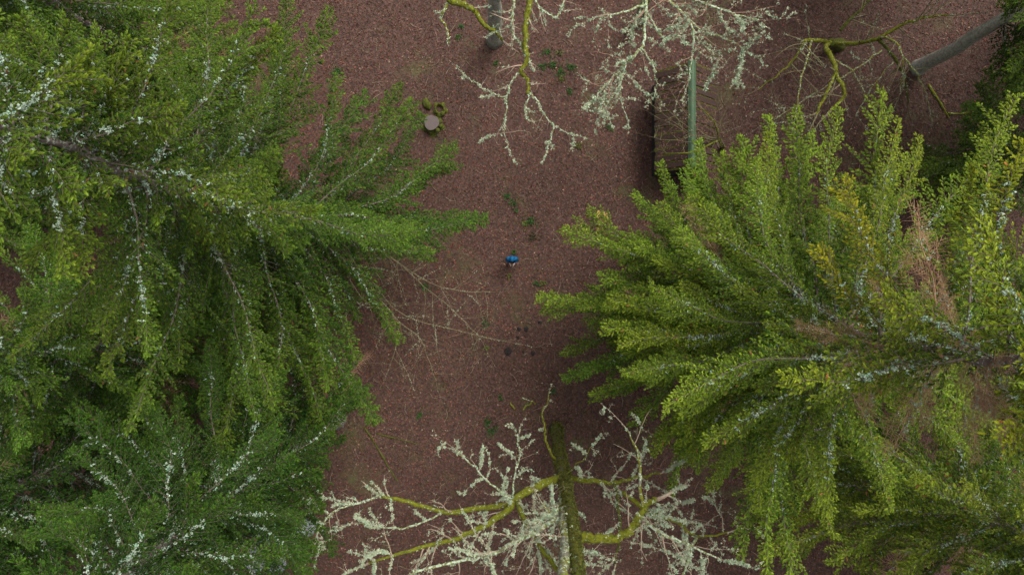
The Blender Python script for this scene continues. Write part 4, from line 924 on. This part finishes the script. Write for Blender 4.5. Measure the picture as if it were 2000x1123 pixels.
def stick(px, r, mat, seed, label, z=0.03):
    pts = smooth_pts([G(x, y, z) for x, y in px], 4); rng = random.Random(seed)
    b = pts[0].copy(); g = Geo(); g.tube([p - b + Vector((rng.gauss(0, 0.012), rng.gauss(0, 0.012), 0)) for p in pts], [r * rng.uniform(0.7, 1.15) * (1 - 0.4 * i / len(pts)) for i in range(len(pts))], 6)
    o = obj('fallen_stick', g.mesh('fallen_stick', M[mat]), None, b); tag(o, label, 'stick', 'fallen mossy sticks'); return o
stick([(996, 786), (1001, 793), (1006, 800)], 0.055, 'moss_bark', 1, 'short thick mossy stick lying left of the bent mossy stick')
stick([(1021, 802), (1027, 793), (1035, 789), (1041, 784), (1046, 790)], 0.045, 'moss_bark', 2, 'bent yellow-green mossy stick on the leaves above the bottom oak')
stick([(1019, 776), (1030, 781), (1040, 783)], 0.025, 'lichen_bark', 3, 'thin pale stick touching the bent mossy stick')
stick([(712, 835), (735, 870), (755, 905), (776, 938)], 0.045, 'dark_moss', 4, 'long dark mossy stick on the ground right of the lower left spruce')
stick([(735, 845), (790, 860), (820, 868)], 0.03, 'dark_moss', 5, 'dark mossy stick crossing towards the clearing at lower left')
stick([(1560, 300), (1600, 330), (1640, 340)], 0.05, 'dark_moss', 6, 'mossy stick on the ground above the right spruce')
stick([(1815, 165), (1840, 205), (1855, 230)], 0.07, 'moss_bark', 7, 'mossy stick below the grey trunk at the upper right')
stick([(1852, 222), (1880, 222), (1905, 218)], 0.06, 'moss_bark', 8, 'mossy stick joining the other one below the grey trunk')

def herb(px, r, n, seed, label, tint=(0.05, 0.11, 0.02)):
    rng = np.random.default_rng(seed); b = G(*px, 0.0)
    a = rng.uniform(0, 6.28, n); rr = r * 0.75 * np.abs(rng.normal(0, 0.8, n)) * (1 + 0.5 * np.sin(2 * a + seed) + 0.3 * np.sin(3 * a + 2 * seed)); base = np.stack([rr * np.cos(a), rr * np.sin(a), rng.uniform(0.01, 0.10, n)], -1)
    d = np.stack([np.cos(a + rng.normal(0, 1, n)), np.sin(a + rng.normal(0, 1, n)), rng.uniform(0.1, 0.9, n)], -1)
    col = np.array(tint)[None] * rng.uniform(0.6, 1.4, (n, 1))
    o = obj('herb_clump', build_shoots('herb_clump', base, d, rng.uniform(0.06, 0.13, n), rng.uniform(0.03, 0.06, n), col, rng, M['leafgreen']), None, b)
    tag(o, label, 'herb', 'green herb clumps on the clearing')
HG, HY = (0.035, 0.085, 0.015), (0.09, 0.11, 0.02)
for i, (x, y, r, n, c, lab) in enumerate((
    (1115, 132, 0.22, 90, HG, 'dark green herb clump, rightmost of the group under the top trees'), (1094, 139, 0.24, 90, HG, 'dark green herb clump, lowest of the group under the top trees'), (1081, 126, 0.2, 70, HG, 'herb clump in the middle of the group under the top trees'), (1061, 130, 0.18, 60, HG, 'herb clump, leftmost of the group under the top trees'), (1068, 102, 0.2, 60, HG, 'herb clump above the group, beside the mossy limb tip'),
    (1092, 104, 0.15, 35, HY, 'yellowish herb clump right of the mossy limb tip'), (1097, 152, 0.15, 35, HY, 'yellowish herb clump just below the herb group'), (1113, 180, 0.14, 40, HG, 'small herb clump below the herb group, next to the white lichen crown'),
    (969, 124, 0.13, 40, HG, 'small herb clump left of the drooping lichen limb'), (895, 72, 0.13, 30, HG, 'herb clump left of the grey-green trunk foot'), (901, 54, 0.12, 30, HG, 'small herb clump under the curved mossy limb'),
    (1036, 432, 0.26, 90, HG, 'widest herb clump above the person'), (1026, 437, 0.16, 50, HY, 'yellowish herb clump beside the widest clump above the person'), (990, 384, 0.2, 60, HG, 'herb clump high above the person, halfway to the top trees'), (1003, 396, 0.16, 40, HG, 'small herb clump below the high one above the person'), (1008, 411, 0.12, 25, HG, 'tiny herb clump leading to the widest clump'), (1041, 464, 0.25, 45, (0.05, 0.04, 0.015), 'brownish herb clump below the widest clump'),
    (1004, 493, 0.12, 30, HG, 'tiny herb clump right behind the person'), (1049, 554, 0.14, 40, HG, 'herb clump between the person and the right spruce tips'), (1060, 553, 0.12, 30, HY, 'yellowish herb clump next to the right spruce tips'), (996, 538, 0.10, 25, HY, 'tiny herb clump in front of the person'),
    (951, 826, 0.2, 60, HG, 'upper of two herb clumps left of the bottom oak'), (962, 842, 0.22, 80, HG, 'lower of two herb clumps left of the bottom oak'), (1081, 764, 0.14, 35, HG, 'herb clump above the mossy oak foot'), (978, 776, 0.12, 30, HG, 'herb clump above the short mossy stick'),
    (830, 560, 0.3, 80, HG, 'herb clump among the dead branches of the left spruce'), (948, 630, 0.2, 45, HG, 'herb clump at the end of the dead branches'), (950, 680, 0.16, 30, HY, 'yellowish herb clump left of the soil heaps'), (820, 810, 0.22, 45, HG, 'herb clump on the mossy ground at lower left of the clearing'),
    (660, 140, 0.3, 80, HG, 'herb clump beside the upper left spruce tips'), (1130, 285, 0.16, 35, HY, 'herb clump left of the hut'), (1190, 250, 0.14, 35, HG, 'herb clump under the white lichen crown'))):
    herb((x, y), r, n, 60 + i, lab, c) if not 'brownish' in lab else herb((x, y), r, 80, 60 + i, lab, c)

# ------------------------------------------------------------------ person in a blue jacket
def skin_mesh(name, joints, edges, root, sub=2, mat=None):
    me = bpy.data.meshes.new(name + '_rig'); me.from_pydata([j[0] for j in joints], edges, [])
    o = bpy.data.objects.new(name + '_rig', me); COL.objects.link(o)
    sk = o.modifiers.new('skin', 'SKIN'); sk.use_smooth_shade = True
    if not me.skin_vertices: 
        bpy.context.view_layer.objects.active = o
    for i, j in enumerate(joints):
        sv = me.skin_vertices[0].data[i]; r = j[1]; sv.radius = r if isinstance(r, tuple) else (r, r); sv.use_root = (i == root)
    ss = o.modifiers.new('sub', 'SUBSURF'); ss.levels = sub; ss.render_levels = sub
    dg = bpy.context.evaluated_depsgraph_get(); dg.update(); ev = o.evaluated_get(dg)
    out = bpy.data.meshes.new_from_object(ev); out.name = name
    bpy.data.objects.remove(o, do_unlink=True)
    out.materials.clear(); out.materials.append(mat)
    for p in out.polygons: p.use_smooth = True
    return out

def build_person():
    skin = noise_mat('skin', [(0.3, (0.50, 0.30, 0.22)), (0.7, (0.62, 0.40, 0.31))], 6, rough=0.55, bump=0.05)
    blue = noise_mat('blue_jacket', [(0.3, (0.0, 0.065, 0.165)), (0.7, (0.002, 0.105, 0.24))], 7, rough=0.6, bump=0.5, bump_scale=18, dist=0.02)
    trou = noise_mat('dark_trousers', [(0.3, (0.012, 0.013, 0.018)), (0.7, (0.03, 0.03, 0.04))], 12, rough=0.85)
    shoe = noise_mat('brown_shoes', [(0.3, (0.03, 0.018, 0.012)), (0.7, (0.07, 0.04, 0.025))], 12, rough=0.6)
    hairm = noise_mat('brown_hair', [(0.3, (0.02, 0.012, 0.008)), (0.7, (0.06, 0.035, 0.02))], 30, rough=0.5, stretch=(1, 1, 8))
    gp = G(1000, 508); b = gp
    # faces -Y (down in the picture); x = left/right
    J = []; E = []
    def add(p, r, parent=None):
        J.append((Vector(p), r)); i = len(J) - 1
        if parent is not None: E.append((parent, i))
        return i
    pel = add((0, 0, 0.95), (0.15, 0.11)); bel = add((0, 0.0, 1.12), (0.14, 0.105), pel); chest = add((0, 0.01, 1.32), (0.165, 0.115), bel); nk = add((0, 0.0, 1.47), 0.06, chest)
    hd0 = add((0, -0.015, 1.545), 0.072, nk); hd1 = add((0, -0.02, 1.63), (0.08, 0.098), hd0); add((0, -0.012, 1.71), (0.055, 0.07), hd1)
    hands = []
    for s in (-1, 1):
        sh = add((s * 0.19, 0.01, 1.40), 0.06, chest); el = add((s * 0.255, 0.0, 1.13), 0.045, sh); wr = add((s * 0.105, -0.205, 1.10), 0.028, el)
        pm = add((s * 0.085, -0.245, 1.10), (0.026, 0.034), wr); pm2 = add((s * 0.078, -0.275, 1.10), (0.016, 0.034), pm); hands.append((s, pm, pm2))
        hp = add((s * 0.09, 0, 0.90), 0.085, pel); kn = add((s * 0.10, -0.015, 0.50), 0.058, hp); an = add((s * 0.11, 0.02, 0.10), 0.042, kn); add((s * 0.12, -0.13, 0.05), 0.035, an)
    body = skin_mesh('person', J, E, pel, 2, skin)
    po = obj('person', body, None, b); tag(po, 'person in a blue hooded jacket standing in the clearing, hands held in front', 'person')
    # fingers: own chains rooted in the palm, curled round the controller
    for s in (-1, 1):
        for k in range(4):
            ln = (0.034, 0.04, 0.037, 0.028)[k]; z = 1.128 - 0.019 * k
            js = [(Vector((s * 0.080, -0.268, z)), 0.0095), (Vector((s * 0.070, -0.268 - ln, z - 0.004)), 0.009), (Vector((s * 0.045, -0.268 - ln - 0.012, z - 0.008)), 0.008), (Vector((s * 0.028, -0.268 - ln + 0.006, z - 0.01)), 0.007)]
            obj('finger', skin_mesh('finger', js, [(0, 1), (1, 2), (2, 3)], 0, 1, skin), po)
        js = [(Vector((s * 0.088, -0.235, 1.125)), 0.0115), (Vector((s * 0.066, -0.248, 1.142)), 0.010), (Vector((s * 0.045, -0.268, 1.143)), 0.0085)]
        obj('thumb', skin_mesh('thumb', js, [(0, 1), (1, 2)], 0, 1, skin), po)
    # face
    dark = noise_mat('eye_dark', [(0.3, (0.01, 0.008, 0.006)), (0.7, (0.03, 0.02, 0.015))], 20, rough=0.3); lip = noise_mat('lips', [(0.3, (0.35, 0.13, 0.10)), (0.7, (0.42, 0.17, 0.13))], 20, rough=0.5)
    def blob(name, p, s, mat, par=po):
        bm = bmesh.new(); bmesh.ops.create_icosphere(bm, subdivisions=2, radius=1)
        for v in bm.verts: v.co = Vector((v.co.x * s[0], v.co.y * s[1], v.co.z * s[2]))
        me = bpy.data.meshes.new(name); bm.to_mesh(me); bm.free()
        for q in me.polygons: q.use_smooth = True
        me.materials.append(mat); o = obj(name, me, par); o.location = p; return o
    for s in (-1, 1): blob('eye', (s * 0.032, -0.108, 1.632), (0.013, 0.009, 0.008), dark); blob('ear', (s * 0.079, -0.01, 1.62), (0.011, 0.02, 0.032), skin)
    blob('nose', (0, -0.122, 1.605), (0.014, 0.018, 0.024), skin); blob('mouth', (0, -0.105, 1.565), (0.026, 0.01, 0.008), lip)
    blob('hair', (0, 0.0, 1.672), (0.086, 0.1, 0.075), hairm)
    # jacket: padded torso, sleeves and hood
    J2 = []; E2 = []
    def add2(p, r, parent=None):
        J2.append((Vector(p), r)); i = len(J2) - 1
        if parent is not None: E2.append((parent, i))
        return i
    a = add2((0, 0.0, 0.82), (0.19, 0.15)); c = add2((0, 0.0, 1.05), (0.185, 0.145), a); dch = add2((0, 0.01, 1.30), (0.20, 0.15), c); n2 = add2((0, 0.015, 1.44), (0.12, 0.11), dch)
    for s in (-1, 1):
        sh = add2((s * 0.19, 0.012, 1.385), 0.088, dch); m = add2((s * 0.245, 0.01, 1.26), 0.075, sh); el = add2((s * 0.26, -0.005, 1.125), 0.066, m); fa = add2((s * 0.18, -0.11, 1.11), 0.056, el); add2((s * 0.115, -0.19, 1.10), 0.045, fa)
    jk = obj('jacket', skin_mesh('jacket', J2, E2, a, 2, blue), po)
    # hood: open shell over the head
    v = []; f = []; nu, nv = 18, 12
    for sc in (1.0, 0.93):
        for i in range(nu + 1):
            az = None
            for j in range(nv + 1):
                el = math.radians(-62 + 152 * j / nv); ce = math.cos(el); sp = 280 + 78 * min(1, max(0, (math.degrees(el) - 12) / 26)); az = math.radians(-sp / 2 + sp * i / nu) + math.pi / 2
                x = 0.118 * sc * ce * math.cos(az); y = 0.135 * sc * ce * math.sin(az) - 0.005; z = 1.625 + 0.14 * sc * math.sin(el)
                if y < -0.03 and el > 0.3: y *= 1.18
                if el < -0.5: x *= 1.15; y *= 1.12
                v.append((x, y, z))
    q = (nu + 1) * (nv + 1)
    for l in (0, 1):
        for i in range(nu):
            for j in range(nv):
                a0 = l * q + i * (nv + 1) + j; fc = (a0, a0 + nv + 1, a0 + nv + 2, a0 + 1); f.append(fc if l == 0 else fc[::-1])
    for j in range(nv):
        for i in (0, nu):
            a0 = i * (nv + 1) + j; f.append((a0, a0 + 1, q + a0 + 1, q + a0) if i == 0 else (a0, q + a0, q + a0 + 1, a0 + 1))
    for i in range(nu):
        a0 = i * (nv + 1); f.append((a0, q + a0, q + a0 + nv + 1, a0 + nv + 1))
    obj('hood', mesh_np('hood', np.array(v), np.array(f), None, True, blue), jk)
    J3 = []; E3 = []
    J3.append((Vector((0, 0, 0.93)), (0.165, 0.125)))
    for s in (-1, 1):
        k = len(J3); J3 += [(Vector((s * 0.09, 0, 0.84)), 0.10), (Vector((s * 0.10, -0.012, 0.5)), 0.074), (Vector((s * 0.11, 0.018, 0.12)), 0.06)]; E3 += [(0, k), (k, k + 1), (k + 1, k + 2)]
    obj('trousers', skin_mesh('trousers', J3, E3, 0, 2, trou), po)
    for s in (-1, 1):
        js = [(Vector((s * 0.11, 0.05, 0.055)), 0.052), (Vector((s * 0.113, -0.03, 0.06)), 0.056), (Vector((s * 0.12, -0.16, 0.045)), 0.045)]
        obj('shoe', skin_mesh('shoe', js, [(0, 1), (1, 2)], 1, 2, shoe), po)
    # remote controller held in both hands
    pale = noise_mat('dark_grey_plastic', [(0.3, (0.05, 0.06, 0.07)), (0.7, (0.08, 0.09, 0.1))], 4, rough=0.45, bump=0.02)
    rc = empty('remote_controller', b + Vector((0, -0.272, 1.12))); tag(rc, 'small dark grey controller held in the hands of the person', 'controller')
    bm = bmesh.new(); bmesh.ops.create_cube(bm, size=1)
    for vv in bm.verts: vv.co = Vector((vv.co.x * 0.135, vv.co.y * 0.075, vv.co.z * 0.035))
    bmesh.ops.bevel(bm, geom=bm.edges[:], offset=0.01, segments=2, affect='EDGES')
    me = bpy.data.meshes.new('case'); bm.to_mesh(me); bm.free(); me.materials.append(pale); obj('case', me, rc)
    for s in (-1, 1):
        g = Geo(); g.tube([(s * 0.04, 0.005, 0.017), (s * 0.04, 0.005, 0.03)], [0.006, 0.009], 8); obj('joystick', g.mesh('joystick', dark), rc)
build_person()
print('objects', len(bpy.data.objects))
